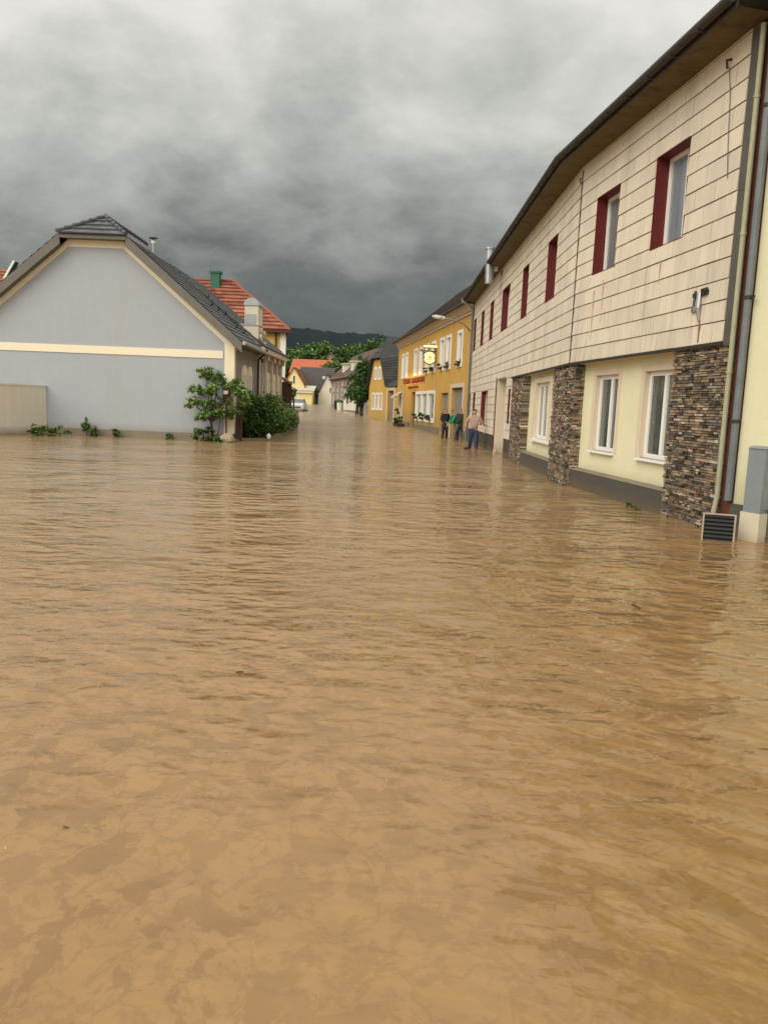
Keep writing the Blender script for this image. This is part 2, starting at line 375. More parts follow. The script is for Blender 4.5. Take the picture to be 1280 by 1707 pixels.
def roof_plane(m, bl, br, tr, tl, n, mt, rnd, lift=.03, cols=0):
    bl, br, tr, tl = map(Vector, (bl, br, tr, tl)); nrm = (br - bl).cross(tl - bl)
    if nrm.length < 1e-6: nrm = (br - bl).cross(tr - bl)
    nrm.normalize()
    if nrm.z < 0: nrm = -nrm
    for i in range(n):
        a, b = i / n, (i + 1) / n
        A, B = bl.lerp(tl, a), br.lerp(tr, a); Cc, D = br.lerp(tr, b), bl.lerp(tl, b)
        k = max(cols, 1)
        for j in range(k):
            u0, u1 = j / k, (j + 1) / k; P, Q, R, S = A.lerp(B, u0), A.lerp(B, u1), D.lerp(Cc, u1), D.lerp(Cc, u0)
            t = rnd.random(); lf = nrm * (lift + (rnd.uniform(0, .006) if cols else 0))
            m.poly([P + lf, Q + lf, R, S], mt, t); m.poly([P, Q, Q + lf, P + lf], mt, t * .6)
    m.poly([bl - nrm * .06, br - nrm * .06, tr - nrm * .06, tl - nrm * .06], mt, .2)
    for P, Q in ((bl, br), (br, tr), (tl, bl)): m.poly([P - nrm * .06, Q - nrm * .06, Q, P], mt, .3)

def leaves(m, blobs, n, size, mt, rnd, shell=.55, flat=.0, asp=1.7):
    vol = [b[3] * b[4] * b[5] for b in blobs]; tot = sum(vol); mts = mt if isinstance(mt, (list, tuple)) else [mt]
    for b, vv in zip(blobs, vol):
        cnt = max(6, int(n * (vv / tot)))
        subs = [(rnd.gauss(0, 1), rnd.gauss(0, 1), rnd.gauss(0, 1)) for _ in range(max(3, cnt // 26))]
        subs = [Vector(q).normalized() * rnd.uniform(shell, 1.0) for q in subs]
        for _ in range(cnt):
            c = rnd.choice(subs); j = Vector((rnd.gauss(0, .17), rnd.gauss(0, .17), rnd.gauss(0, .14))); q = c + j
            p = Vector((b[0] + q.x * b[3], b[1] + q.y * b[4], b[2] + q.z * b[5]))
            d = Vector((rnd.gauss(0, 1), rnd.gauss(0, 1), rnd.gauss(0, .6))).normalized(); up = Vector((rnd.gauss(0, .6), rnd.gauss(0, .6), 1 + flat)).normalized()
            sd_ = d.cross(up)
            if sd_.length < .05: continue
            sd_.normalize(); s = size * rnd.uniform(.6, 1.3); dr = up * (-.15 * s)
            t = min(1, max(0, .5 + .5 * q.z * .3 + rnd.uniform(-.4, .4)))
            k = mts[int(rnd.random() * len(mts))]
            m.poly([p - d * s * .5 * asp, p + sd_ * s * .5, p + d * s * .5 * asp + dr, p - sd_ * s * .5], k, t)
def zr(Y):                            # street level rises gently out of the flood
    return float(np.interp(Y, [-50, 44, 60, 67, 75, 85, 95, 125, 150, 200, 400], [0, 0, .12, .24, .42, .62, .9, 1.45, 1.8, 2.4, 4]))
R = random.Random(7)

# ------------------------------------------------------------------ setting: ground, flood water, road, hills
def grid(name, xs, ys, zf, mt, **tags):
    X, Y = np.meshgrid(xs, ys); Z = np.vectorize(zf)(X, Y) if callable(zf) else zf
    me = bpy.data.meshes.new(name); nx, ny = len(xs), len(ys)
    V = np.stack([X, Y, Z], -1).reshape(-1, 3); idx = np.arange(nx * ny).reshape(ny, nx)
    F = np.stack([idx[:-1, :-1], idx[:-1, 1:], idx[1:, 1:], idx[1:, :-1]], -1).reshape(-1, 4)
    me.from_pydata(V.tolist(), [], F.tolist()); me.materials.append(mt); me.polygons.foreach_set('use_smooth', [True] * len(F))
    o = bpy.data.objects.new(name, me); COL.objects.link(o); tagp(o, **tags); return o

def water_material():
    m = bpy.data.materials.new('muddy_flood_water'); m.use_nodes = True; t = m.node_tree; t.nodes.clear(); l = t.links.new
    out = N(t, 'ShaderNodeOutputMaterial'); b = N(t, 'ShaderNodeBsdfPrincipled'); l(b.outputs[0], out.inputs[0])
    b.inputs['Roughness'].default_value = .045; b.inputs['IOR'].default_value = 1.333; b.inputs['Specular IOR Level'].default_value = .5
    geo = N(t, 'ShaderNodeNewGeometry'); P = geo.outputs['Position']
    def mth(op, a, b_=None, c_=None):
        n = N(t, 'ShaderNodeMath', operation=op)
        for i, v in enumerate((a, b_, c_)):
            if v is None: continue
            if isinstance(v, (int, float)): n.inputs[i].default_value = v
            else: l(v, n.inputs[i])
        return n.outputs[0]
    def noise(scale, detail=3, vec=(1, 1, 1), dist=0.0, rgh=.5, rot=0, loc=(0, 0, 0)):
        mp = N(t, 'ShaderNodeMapping', vector_type='TEXTURE'); mp.inputs['Scale'].default_value = tuple(1 / v for v in vec); mp.inputs['Rotation'].default_value = (0, 0, math.radians(rot)); mp.inputs['Location'].default_value = loc
        l(P, mp.inputs[0]); n = N(t, 'ShaderNodeTexNoise', inp={'Scale': scale, 'Detail': detail, 'Roughness': rgh, 'Distortion': dist})
        l(mp.outputs[0], n.inputs['Vector']); return n.outputs['Fac']
    def rng(x, a, b_, c=0., d=1.):
        r = N(t, 'ShaderNodeMapRange', interpolation_type='SMOOTHSTEP', inp={'From Min': a, 'From Max': b_, 'To Min': c, 'To Max': d}); l(x, r.inputs[0]); return r.outputs[0]
    def mixc(fac, a, b_):
        n = N(t, 'ShaderNodeMix', data_type='RGBA')
        if isinstance(fac, float): n.inputs[0].default_value = fac
        else: l(fac, n.inputs[0])
        for i, v in ((6, a), (7, b_)):
            if isinstance(v, tuple): n.inputs[i].default_value = (*v, 1)
            else: l(v, n.inputs[i])
        return n.outputs[2]
    sp = N(t, 'ShaderNodeSeparateXYZ'); l(P, sp.inputs[0]); X, Y = sp.outputs[0], sp.outputs[1]
    # mud tones; near blotches and right-hand browning carry reflections painted into the colour
    patchy = rng(noise(1.1, 2, loc=(7, 3, 0)), .42, .62)
    blot = mth('MULTIPLY', rng(noise(5.6, 6, (1, .9, 1), .35, .60), .51, .556), mth('ADD', mth('MULTIPLY', patchy, .45), .55))  # mud swirl plus dark and bright sky reflection, painted as blotches
    blot2 = mth('ABSOLUTE', mth('SUBTRACT', noise(6.5, 6, (1, .8, 1), .5, .6, loc=(2, 9, 0)), .5)); blot2 = rng(blot2, .0, .05, 1., 0.)
    soft = rng(noise(2.1, 5, (1, .8, 1), .3, .6), .40, .66)
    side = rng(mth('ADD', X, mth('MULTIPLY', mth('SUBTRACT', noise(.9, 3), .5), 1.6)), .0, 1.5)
    stk = rng(noise(3.0, 6, (.42, 2.0, 1), .35, .68, rot=-37), .46, .56)
    stk2 = rng(noise(7.5, 4, (.35, 1.9, 1), .3, .6, rot=-33), .50, .58)
    c = mixc(mth('MULTIPLY', soft, .30), (.308, .186, .078), (.248, .145, .055))
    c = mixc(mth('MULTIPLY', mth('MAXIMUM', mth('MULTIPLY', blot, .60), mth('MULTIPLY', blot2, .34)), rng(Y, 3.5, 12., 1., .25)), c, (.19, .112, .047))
    c = mixc(mth('MULTIPLY', mth('MULTIPLY', mth('MAXIMUM', stk, mth('MULTIPLY', stk2, .7)), side), mth('MULTIPLY', rng(Y, 7., 22., 1., .35), .88)), c, (.165, .092, .026))  # flow streaks, deepened to hold the clad house's reflection in the colour
    c = mixc(mth('MULTIPLY', side, .28), c, (.235, .128, .046))  # right side browned in colour for the clad house's reflection
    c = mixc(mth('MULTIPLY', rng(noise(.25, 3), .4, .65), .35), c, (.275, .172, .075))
    c = mixc(rng(Y, 6., 18., 0., .55), c, (.335, .228, .122))  # paler with distance, sky sheen put into the water colour
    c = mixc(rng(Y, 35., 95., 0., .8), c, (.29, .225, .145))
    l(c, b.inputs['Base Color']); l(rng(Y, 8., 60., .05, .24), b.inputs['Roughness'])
    # waves: short irregular ripples over a faint swell, gentler close to the camera
    w0 = noise(.55, 2, (.8, 1.3, 1), .2, .5, rot=8)
    w1 = noise(2.3, 2, (.75, 1.25, 1), .25, .5, rot=-6)
    w2 = noise(4.6, 2, (.8, 1.2, 1), .25, .5, rot=10)
    w3 = noise(11., 2, (.8, 1.2, 1), .2, .5, rot=-14)
    patch = rng(noise(.3, 2, (1, 1, 1), .3, .5, loc=(4, 2, 0)), .35, .65, .5, 1.2)
    nearf = rng(Y, 1.5, 8., .55, 1.)
    h = mth('ADD', mth('ADD', mth('MULTIPLY', w0, .06), mth('MULTIPLY', w1, .078)), mth('ADD', mth('MULTIPLY', w2, .042), mth('MULTIPLY', w3, .009)))
    h = mth('MULTIPLY', h, mth('MULTIPLY', patch, nearf))
    calm = rng(X, -13., -5., .5, 1.); farc = rng(Y, 14., 40., 1., .8)
    h = mth('MULTIPLY', h, mth('MAXIMUM', mth('MULTIPLY', calm, farc), .3))
    bn = N(t, 'ShaderNodeBump'); bn.inputs['Strength'].default_value = 1.0; bn.inputs['Distance'].default_value = 1.0
    l(h, bn.inputs['Height']); l(bn.outputs[0], b.inputs['Normal'])
    return m
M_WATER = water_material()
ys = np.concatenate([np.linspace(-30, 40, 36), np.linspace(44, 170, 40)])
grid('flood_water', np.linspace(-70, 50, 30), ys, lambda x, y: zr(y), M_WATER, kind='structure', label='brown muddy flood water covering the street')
gy = np.concatenate([np.linspace(-60, 44, 5), np.linspace(60, 200, 12), [400, 800, 2000, 3640]])
M_GROUND = mat('wet_ground', (.10, .085, .05), .8, .3, .1)
grid('ground', np.concatenate([[-3100, -800], np.linspace(-200, 200, 9), [800, 3100]]), gy, lambda x, y: zr(y) - .35 if y < 171 else zr(y), M_GRASSG, kind='structure', label='ground below and beyond the flood')

def hn(x, seed):
    return sum(math.sin(x * f + seed * (i + 1.3)) * a for i, (f, a) in enumerate(((.9, .5), (2.1, .28), (4.7, .14), (11, .07), (23, .035))))
M_HILL = mat('forested_hill', (.005, .011, .012), .95, .5, .004, bump=0, spec=.05)
M_HILL2 = mat('near_wooded_hill', (.035, .065, .02), .95, .6, .03, spec=.05)
def ridge(name, Y0, Y1, prof, x0, x1, mt, label, rough_=.03):
    rr = random.Random(3)
    xs = np.linspace(x0, x1, 220); ys_ = np.linspace(Y0, Y1, 26)
    def zf(x, y):
        k = (y - Y0) / (Y1 - Y0); top = prof(x / ((Y0 + Y1) / 2))
        return zr(400) - 3 + max(0, top) * math.sin(min(1, k * 1.3) * math.pi / 2) * (1 + .06 * hn(y * .01 + x * .004, 2)) + rr.uniform(-1, 1) * top * rough_
    return grid(name, xs, ys_, zf, mt, kind='structure', label=label)
ridge('hill', 2200, 3600, lambda a: 2900 * (.103 - .010 * (a + .12) * 8 + .004 * hn(a * 14, 1)) if True else 0, -3000, 3000, M_HILL, 'dark forested mountain ridge under the storm cloud')
ridge('wooded_hill', 330, 700, lambda a: 515 * (.052 + .010 * hn(a * 8 + 1, 4)), -500, 500, M_HILL2, 'green wooded slope behind the village', .06)

# ------------------------------------------------------------------ right: long siding-clad house with a bend
C0, K0, E0 = (4.07, 17.7), (4.86, 11.1), (4.19, 40.05)
A = frame(C0, K0, -1); B = frame(C0, E0, 1)       # n points to the street
LB = 22.35; LA = 6.31
house = thing('clad_house', 'long house clad in beige cement boards with dark red window reveals and stone pillars', 'house', (5, 20, 0))
opsA = [(3.63, 4.79, 4.53, 6.09), (0.95, 2.12, 4.53, 6.09)]
opsB = [(2.3, 3.52, 4.53, 6.1), (6.4, 7.5, 4.53, 6.1), (10.15, 12.05, 4.56, 6.1), (14.5, 15.6, 4.53, 6.1), (17.75, 18.9, 4.53, 6.1), (21.1, 22.15, 4.53, 6.1)]
gA = [(3.35, 4.53, .88, 2.46), (1.02, 2.17, .88, 2.46)]
gB = [(2.95, 4.95, .88, 2.46)]
lowB = [(8.62, 9.08, 1.2, 2.38), (9.75, 12.25, -.5, 2.83), (14.9, 17.2, .98, 2.44), (19.8, 20.75, .98, 2.44), (22.0, 22.3, .98, 2.44)]
Z0, Z1 = 2.76, 7.0
m = MB(); siding(m, A, 0, LA, Z0, Z1, opsA, R)
siding(m, B, 0, LB, Z0, Z1, opsB + lowB, R)
siding(m, B, 8.42, LB, .66, Z0, lowB, R)
m.build('board_cladding', house)
m = MB()
wall(m, A, -.005, LA, Z0, Z1, -.004, opsA, M_BACK); wall(m, B, -.005, LB, Z0, Z1, -.004, opsB + lowB, M_BACK)
wall(m, B, 8.42, LB, .2, Z0, -.004, lowB, M_BACK)
m.poly([B(8.42, -.004, -.5), B(8.42, -.26, -.5), B(8.42, -.26, Z0), B(8.42, -.004, Z0)], M_STONE)
m.poly([B(LB, 0, -.5), B(LB, -9, -.5), B(LB, -9, 7), B(LB, 0, 7)], M_YPALE); m.poly([A(LA + .14, -.2, -.5), A(LA + .14, -9, -.5), A(LA + .14, -9, 7), A(LA + .14, -.2, 7)], M_YPALE)
m.build('wall_core', house)
# recessed ground floor
NW = -.24
m = MB(); wall(m, A, -.3, LA, .2, Z0 - .03, NW, gA, M_CREAM, .22, M_BEIGE); wall(m, B, -.3, 8.5, .2, Z0 - .03, NW, gB, M_CREAM, .12, M_BEIGE)
for fr, a, b in ((A, -.02, LA), (B, -.02, 8.5)):
    m.poly([fr(a, 0, Z0 - .03), fr(b, 0, Z0 - .03), fr(b, NW, Z0 - .03), fr(a, NW, Z0 - .03)], M_BEIGE)
m.build('cream_wall', house)
m = MB()
for fr, a, b in ((A, 0, LA + .02), (B, 0, 8.5)):
    m.box(fr, a, b, .0, .045, Z0 - .045, Z0 + .005, M_FLASH)
m.build('drip_flashing', house)
m = MB()
for fr, segs in ((A, ((.16, 1.75), (1.76, 4.80))), (B, ((1.85, 6.3),))):
    for a, b in segs:
        m = MB(); m.box(fr, a, b, NW, -.055, -.5, .40, M_PLINTH); m.hexa([fr(a, NW, .401), fr(b, NW, .401), fr(b, -.045, .401), fr(a, -.045, .401), fr(a, NW, .44), fr(b, NW, .44), fr(b, -.06, .415), fr(a, -.06, .415)], M_GREYP); m.build('plinth', house)
for a, b in ((8.42, 9.72), (12.3, LB)): m = MB(); m.box(B, a, b, -.03, -.006, -.5, .66, M_PLINTH); m.build('plinth', house)
m = MB(); stones(m, A, 4.82, LA + .16, -.02, -.45, Z0 - .035, R, .24); m.build('stone_pillar', house)
q_a, q_b = A(.285, -.03, 0), A(.285, -.25, 0); sfr = frame(q_a.xy, q_b.xy, 1); sfr = sfr if sfr.n.dot(A.d) > 0 else frame(q_a.xy, q_b.xy, -1)
m = MB(); stones(m, sfr, 0, .21, .03, -.45, Z0 - .035, R, .04); stones(m, A, -.03, .285, -.02, -.45, Z0 - .035, R, .22); stones(m, B, -.0, 1.84, -.02, -.45, Z0 - .035, R, .22); m.build('stone_pillar', house)
m = MB(); stones(m, B, 6.3, 8.42, -.02, -.45, Z0 - .035, R, .22); m.build('stone_pillar', house)
# upper windows
for i, (fr, o) in enumerate([(A, o) for o in opsA] + [(B, o) for o in opsB]):
    far = i > 4
    window(house, fr, *o, -.24, M_BLUEG if i in (0,) else (M_CURT if i in (1, 4) else M_GLASS), mull=((.62,) if i < 2 else (.5,)), fw=.075, line=M_RED, line_d=.24, sill=(0, -.12, .03))
for o in gA: window(house, A, *o, NW - .11, M_DGREEN, mull=(.56,), fw=.085, sill=(0, NW + .09, .045))
for o in gB:
    window(house, B, *o, NW - .06, M_DGREEN, mull=(.33, .66), fw=.10, sill=(0, NW + .10, .045))
    q = MB()
    for (a, b, c, d) in ((o[0] - .32, o[0] - .001, .84, 2.6), (o[1] + .001, o[1] + .32, .84, 2.6), (o[0], o[1], o[3] + .001, 2.6)): q.box(B, a, b, NW - .01, NW + .08, c, d, M_BEIGE)
    q.box(B, o[0] - .36, o[1] + .36, NW + .082, NW + .12, .80, .86, M_WHITE); q.build('window_surround', house)
for gs in gA:
    q = MB(); fr = A
    for (a, b, c, d) in ((gs[0] - .16, gs[0], .88, 2.58), (gs[1], gs[1] + .16, .88, 2.58), (gs[0], gs[1], gs[3], 2.58)): q.box(fr, a + .001, b - .001, NW - .01, NW + .012, c, d, M_BEIGE)
    q.build('window_surround', house)
# street level openings of the clad part
for o in (lowB[0], lowB[2], lowB[3], lowB[4]):
    window(house, B, *o, -.20, M_CURT, mull=((.5,) if o[1] - o[0] > .6 else ()), fw=.06, fmat=M_BEIGE if o is lowB[2] else M_RED, line=M_RED, line_d=.20)
o = lowB[1]; m = MB()
for a, b in ((o[0], o[0] + .02), (o[1] - .02, o[1])): m.box(B, a, b, -.42, -.005, -.5, o[3], M_BEIGE)
m.box(B, o[0] + .02, o[1] - .02, -.42, -.005, o[3] - .03, o[3], M_BEIGE)
m.box(B, o[1], o[1] + .07, -.01, .035, -.3, o[3] + .05, M_RED); m.box(B, o[0] + .02, o[1] - .02, -.46, -.42, -.5, o[3] - .03, M_GATE)
m.box(B, o[1] - .5, o[1] + .0, -.02, .02, -.5, .12, M_CONC)
d_ = m.build('entrance_door', house)
# eaves: soffit, fascia gutter, roof
def off_line(z, n0, n1):
    pts = []
    for fr, s in ((A, LA + .35), (A, 0), (B, LB + .1)): pts.append((fr, s))
    return pts
def eave_pts(n, z):
    k = (A.n + B.n).normalized(); kk = 1 / max(.2, k.dot(A.n)); C = Vector(C0)
    return [A(LA + .45, n, z), Vector((C.x + k.x * n * kk, C.y + k.y * n * kk, z)), B(LB + .12, n, z)]
m = MB(); i_, o_ = eave_pts(.0, 6.99), eave_pts(.50, 7.03)
for a in range(2): m.poly([i_[a], i_[a + 1], o_[a + 1], o_[a]], M_SOFFIT)
m.build('soffit', house)
m = MB(); g0, g1, g2, g3 = eave_pts(.50, 7.02), eave_pts(.53, 7.02), eave_pts(.53, 7.22), eave_pts(.50, 7.22)
for a in range(2): m.hexa([g0[a], g0[a + 1], g1[a + 1], g1[a], g3[a], g3[a + 1], g2[a + 1], g2[a]], M_GUTTER)
gm = eave_pts(.60, 7.13); m.tube([gm[0], gm[1], gm[2]], .072, M_GUTTER, 10)
for fr, L_ in ((A, LA + .3), (B, LB)):
    s = .35
    while s < L_: m.box(fr, s, s + .03, .53, .678, 7.045, 7.06, M_GUTTER); s += .8
m.build('gutter', house)
m = MB()
r0 = eave_pts(.55, 7.24); k = (A.n + B.n).normalized(); rp = [A(LA + .45, -4.6, 11.4), Vector((C0[0] - k.x * 4.6, C0[1] - k.y * 4.6, 11.4)), B(LB + .12, -4.6, 11.4)]; bk = [A(LA + .45, -9, 7.2), Vector((C0[0] - k.x * 9, C0[1] - k.y * 9, 7.2)), B(LB + .12, -9, 7.2)]
for a in range(2):
    roof_plane(m, r0[a], r0[a + 1], rp[a + 1], rp[a], 24, M_SLATE, R, .02); m.poly([rp[a], rp[a + 1], bk[a + 1], bk[a]], M_SLATE)
m.poly([r0[2], rp[2], bk[2]], M_YPALE); m.poly([r0[0], rp[0], bk[0]], M_YPALE)
rf = m.build('roof', house)
# vent pipe and metal chimney on the roof
m = MB(); cb = at(817, 436, 30.0); ct = at(817, 416, 30.0)
m.tube([cb - Vector((0, 0, .8)), ct], .16, M_ZINC, 12); m.tube([ct, ct + Vector((0, 0, .06))], [.20, .20], M_ZINC, 12)
m.tube([ct + Vector((.25, .1, -.75)), ct + Vector((.25, .1, -.1))], .10, M_WHITE, 10)
m.build('flue_pipe', rf)
# trims, pipes, brackets
m = MB(); m.box(A, LA + .015, LA + .185, -.2, .012, Z0 - .04, 7.0, M_CORNER); m.build('corner_profile', house)
m = MB(); m.box(A, -.018, .018, .016, .030, Z0, 6.9, M_CORNER); m.tube([A(.01, .03, 6.72), A(.0, .08, 6.74), A(-.01, .05, 6.62)], .016, M_FLASH, 6); m.build('bend_strip', house)
m = MB(); m.tube([A(LA + .245, .0, 6.95), A(LA + .245, .0, .52), A(LA + .24, .03, .3), A(LA + .24, .04, -.3)], .038, M_PALEPIPE, 12)
for z in (6.0, 4.2, 2.3): m.tube([A(LA + .245, .0, z), A(LA + .245, .0, z + .04)], .046, M_PALEPIPE, 12)
m.build('pale_downpipe', house)
m = MB()
m.box(A, 5.38, 5.80, .01, .05, 3.50, 3.56, M_FLASH); m.tube([A(5.42, .03, 3.60), A(5.42, .04, 3.28)], .018, M_CORNER, 6); m.tube([A(5.58, .04, 3.55), A(5.60, .06, 3.32), A(5.60, .03, 3.12)], [.045, .04, .02], M_ZINC, 8)
m.tube([A(5.78, .03, 3.58), A(5.78, .12, 3.55)], .03, M_FLASH, 8); m.box(A, 5.36, 5.5, .012, .05, 3.28, 3.36, M_ZINC)
br = m.build('cable_bracket', house)
for s_, w_, za, zb in ((1.12, .05, 3.2, 4.2), (1.62, .03, 3.5, 4.35), (4.1, .03, 3.9, 4.3)):
    q = MB(); q.hexa([A(s_, .0205, za), A(s_ + w_ * .4, .0205, za), A(s_ + w_ * .4, .0225, za), A(s_, .0225, za), A(s_ - .01, .0205, zb), A(s_ + w_, .0205, zb), A(s_ + w_, .0225, zb), A(s_ - .01, .0225, zb)], M_RUN); q.build('stain_run', house)
q = MB(); q.box(A, 5.600, 5.64, .021, .026, 2.98, 3.14, M_RUST); q.box(A, 5.606, 5.632, .022, .027, 2.80, 2.98, M_RUST); q.build('rust_streak', br)
m = MB(); m.tube([A(5.83, .02, 6.79), A(5.83, .09, 6.77), A(5.84, .08, 6.66)], .02, M_FLASH, 6)
m.tube([A(5.84, .05, 6.68), A(5.90, .03, 6.3), A(5.97, .03, 5.6), A(6.04, .028, 5.1)], .006, M_CORNER, 5)
m.build('cable_hook', house)
m = MB(); m.box(B, 12.55, 12.62, .01, .05, 6.72, 6.9, M_FLASH); m.build('cable_hook', house)
m = MB(); gx = [B(LB + .02, .58, 7.05), B(LB - .02, .25, 6.75), B(LB + .02, .10, 6.5), B(LB + .02, .09, 3), B(LB + .02, .09, -.3)]
m.tube(gx[:3], [.06, .06, .06], M_ZINC, 10); m.tube(gx[2:], .065, M_GREYPIPE, 10); m.tube([gx[0] + Vector((0, 0, .12)), gx[0] - Vector((0, 0, .1))], [.16, .09], M_ZINC, 10); m.build('grey_downpipe', house)

# ------------------------------------------------------------------ far right: pale yellow neighbour
nb = thing('yellow_neighbour_house', 'pale yellow plastered house wall at the right edge of the street beyond the grey downpipe', 'house', (6, 9, 0))
S0 = LA + .53; NBF = frame((4.99, 10.97), (5.31, 10.22), -1)
m = MB(); wall(m, NBF, 0, 6, .46, 7.3, 0, [], M_YPALE); m.poly([NBF(6, 0, -.5), NBF(6, -8, -.5), NBF(6, -8, 7.3), NBF(6, 0, 7.3)], M_YPALE); m.poly([NBF(0, 0, -.5), NBF(0, -8, -.5), NBF(0, -8, 7.3), NBF(0, 0, 7.3)], M_YPALE)
m.build('wall', nb)
m = MB(); m.box(NBF, .52, 1.5, 0, .004, 1.20, 1.82, M_FARW); m.build('pale_patch', nb)  # thin paler rectangle on the wall above the cabinet
m = MB(); m.box(NBF, -.03, 6, -.2, .03, -.5, .46, M_PLINTH); m.build('plinth', nb)
m = MB(); m.box(A, LA + .20, S0 - .07, -.3, -.08, -.4, 7.1, M_RUSTGAP); m.build('expansion_joint', nb)
m = MB(); m.tube([A(S0 - .05, -.03, 7.05), A(S0 - .05, -.03, .50)], .052, M_GREYPIPE, 12); m.build('grey_downpipe', nb)
for z in (5.8, 3.3, 1.6):
    m = MB(); m.tube([A(S0 - .05, -.03, z), A(S0 - .05, -.03, z + .05)], .062, M_FLASH, 12)
    if z == 3.3: m.box(A, S0 - .06, S0 + .10, -.04, -.02, z + .01, z + .04, M_FLASH)
    m.build('pipe_clamp', nb)
m = MB(); m.poly([A(S0 - .1, -.1, 7.2), A(S0 + 6, -.1, 7.2), A(S0 + 6, .5, 7.25), A(S0 - .1, .5, 7.25)], M_SOFFIT); m.box(A, S0 + .16, S0 + 6, .5, .6, 7.2, 7.4, M_GUTTER)
m.poly([A(S0 + .1, .55, 7.4), A(S0 + 6, .55, 7.4), A(S0 + 6, -4, 11.5), A(S0 + .1, -4, 11.5)], M_SLATE); m.build('roof', nb)

# utility cabinet on its plinth, louvred grille, tuft at the wall
cf = frame((5.08, 10.35), (5.63, 10.59), -1)     # near face, n towards the camera
cab = thing('utility_cabinet', 'grey plastic utility cabinet on a pale concrete base against the yellow wall', 'cabinet', (5.3, 10.4, 0))
m = MB(); m.box(cf, -.02, .62, -.30, .02, -.4, .395, M_CONC); m.box(cf, .12, .5, .022, .03, .05, .07, M_DARK); m.build('base', cab)
m = MB(); P = [cf(.0, -.28, .40), cf(.60, -.28, .40), cf(.60, 0, .40), cf(.0, 0, .40), cf(.0, -.28, 1.27), cf(.60, -.28, 1.27), cf(.60, 0, 1.27), cf(.0, 0, 1.27)]
m.hexa(P, M_CAB); m.hexa([cf(-.015, -.295, 1.271), cf(.615, -.295, 1.271), cf(.615, .015, 1.271), cf(-.015, .015, 1.271), cf(.02, -.26, 1.305), cf(.58, -.26, 1.305), cf(.58, -.02, 1.305), cf(.02, -.02, 1.305)], M_CAB)
cbx = m.build('housing', cab)
m = MB(); m.box(cf, .05, .56, .001, .014, .45, 1.23, M_CAB); dr = m.build('door', cab)
m = MB(); m.tube([cf(.10, .015, .88), cf(.10, .04, .88)], .02, M_ZINC, 10); m.box(cf, .09, .11, .036, .05, .80, .90, M_ZINC); m.build('handle', dr)

gf = frame((4.37, 10.47), (4.76, 10.32), -1)
gr = thing('louvred_grille', 'black louvred metal grille with a pale frame leaning at the foot of the stone pillar', 'grille', (4.56, 10.4, 0))
tilt = lambda n, z: n - (z - .0) * .10
def G(s, n, z): return gf(s, tilt(n, z), z)
m = MB()
for a, b, c, d in ((0, .022, -.12, .37), (.398, .42, -.12, .37), (.022, .398, .35, .37), (.022, .398, -.12, -.10)): m.box(G, a, b, -.02, .02, c, d, M_GRFR)
m.build('frame', gr)
m = MB()
for i in range(8):
    z = -.07 + i * .055; m.hexa([G(.022, .012, z), G(.398, .012, z), G(.398, .016, z + .006), G(.022, .016, z + .006), G(.022, -.02, z + .03), G(.398, -.02, z + .03), G(.398, -.012, z + .036), G(.022, -.012, z + .036)], M_GRILLE)
m.build('louvres', gr)
m = MB(); m.box(G, .02, .40, -.034, -.026, -.11, .36, M_DARK); m.build('back_plate', gr)

def plant(name, label, cat, blobs, n, size, mt, loc, group=None, stems=0, rnd=R):
    t = thing(name, label, cat, loc, group); m = MB(); leaves(m, blobs, n, size, mt, rnd); m.build('foliage', t)
    if stems:
        q = MB(); b0 = Vector(loc)
        for _ in range(stems):
            b = rnd.choice(blobs); e_ = Vector((b[0] + rnd.uniform(-.4, .4) * b[3], b[1] + rnd.uniform(-.4, .4) * b[4], b[2] + b[5] * .8))
            s_ = Vector((b0.x + (b[0] - b0.x) * .6, b0.y + (b[1] - b0.y) * .6, b0.z - .3)); q.tube([s_, s_.lerp(e_, .5) + Vector((rnd.uniform(-.03, .03), 0, 0)), e_], [.012, .009, .004], M_BARK, 5)
        q.build('stems', t)
    return t
p = A(3.9, .12, 0); plant('weed', 'small green weed growing at the dark plinth below the clad house window', 'weed', [(p.x, p.y, .02, .16, .10, .07), (p.x + .03, p.y - .25, .0, .1, .08, .05)], 60, .05, [M_LEAF, M_LEAFD], (p.x, p.y, 0), stems=3)

# ------------------------------------------------------------------ inn
I0, I1 = (4.15, 40.5), (0.73, 67.6)
F = frame(I0, I1, 1); LI = 27.25
inn = thing('yellow_inn', 'ochre yellow two storey inn with white framed windows and beige cornice', 'building', (4, 54, 0))
up = [(23.9, 24.8), (21.8, 22.8), (17.2, 18.4), (14.95, 16.0), (12.35, 13.4), (10.0, 11.1), (7.2, 8.2), (5.2, 6.3), (2.15, 3.15)]
opsu = [(a, b, 4.0 + .06, 5.75) for a, b in up]
big_ = [(14.8, 16.8, .85, 2.55), (12.4, 14.4, .85, 2.55), (9.6, 11.9, .85, 2.55)]
opsl = [(24.2, 25.5, 1.0, 2.65), (17.5, 19.2, .1, 2.75), *big_, (5.3, 7.5, .2, 2.55), (1.3, 4.2, -.3, 2.80)]
m = MB(); wall(m, F, 0, LI, -.5, 6.95, 0, opsu + opsl, M_OCHRE, .2)
m.poly([F(LI, 0, -.5), F(LI, -9, -.5), F(LI, -9, 6.9), F(LI, -4.8, 11.0), F(LI, 0, 6.9)], M_OCHRE); m.poly([F(0, 0, -.5), F(0, -9, -.5), F(0, -9, 6.9), F(0, -4.8, 11.0), F(0, 0, 6.9)], M_OCHRE); m.build('wall', inn)
m = MB(); m.hexa([F(-.05, 0, 6.62), F(LI + .1, 0, 6.62), F(LI + .1, .12, 6.66), F(-.05, .12, 6.66), F(-.05, 0, 6.98), F(LI + .1, 0, 6.98), F(LI + .1, .40, 6.98), F(-.05, .40, 6.98)], M_CORN)
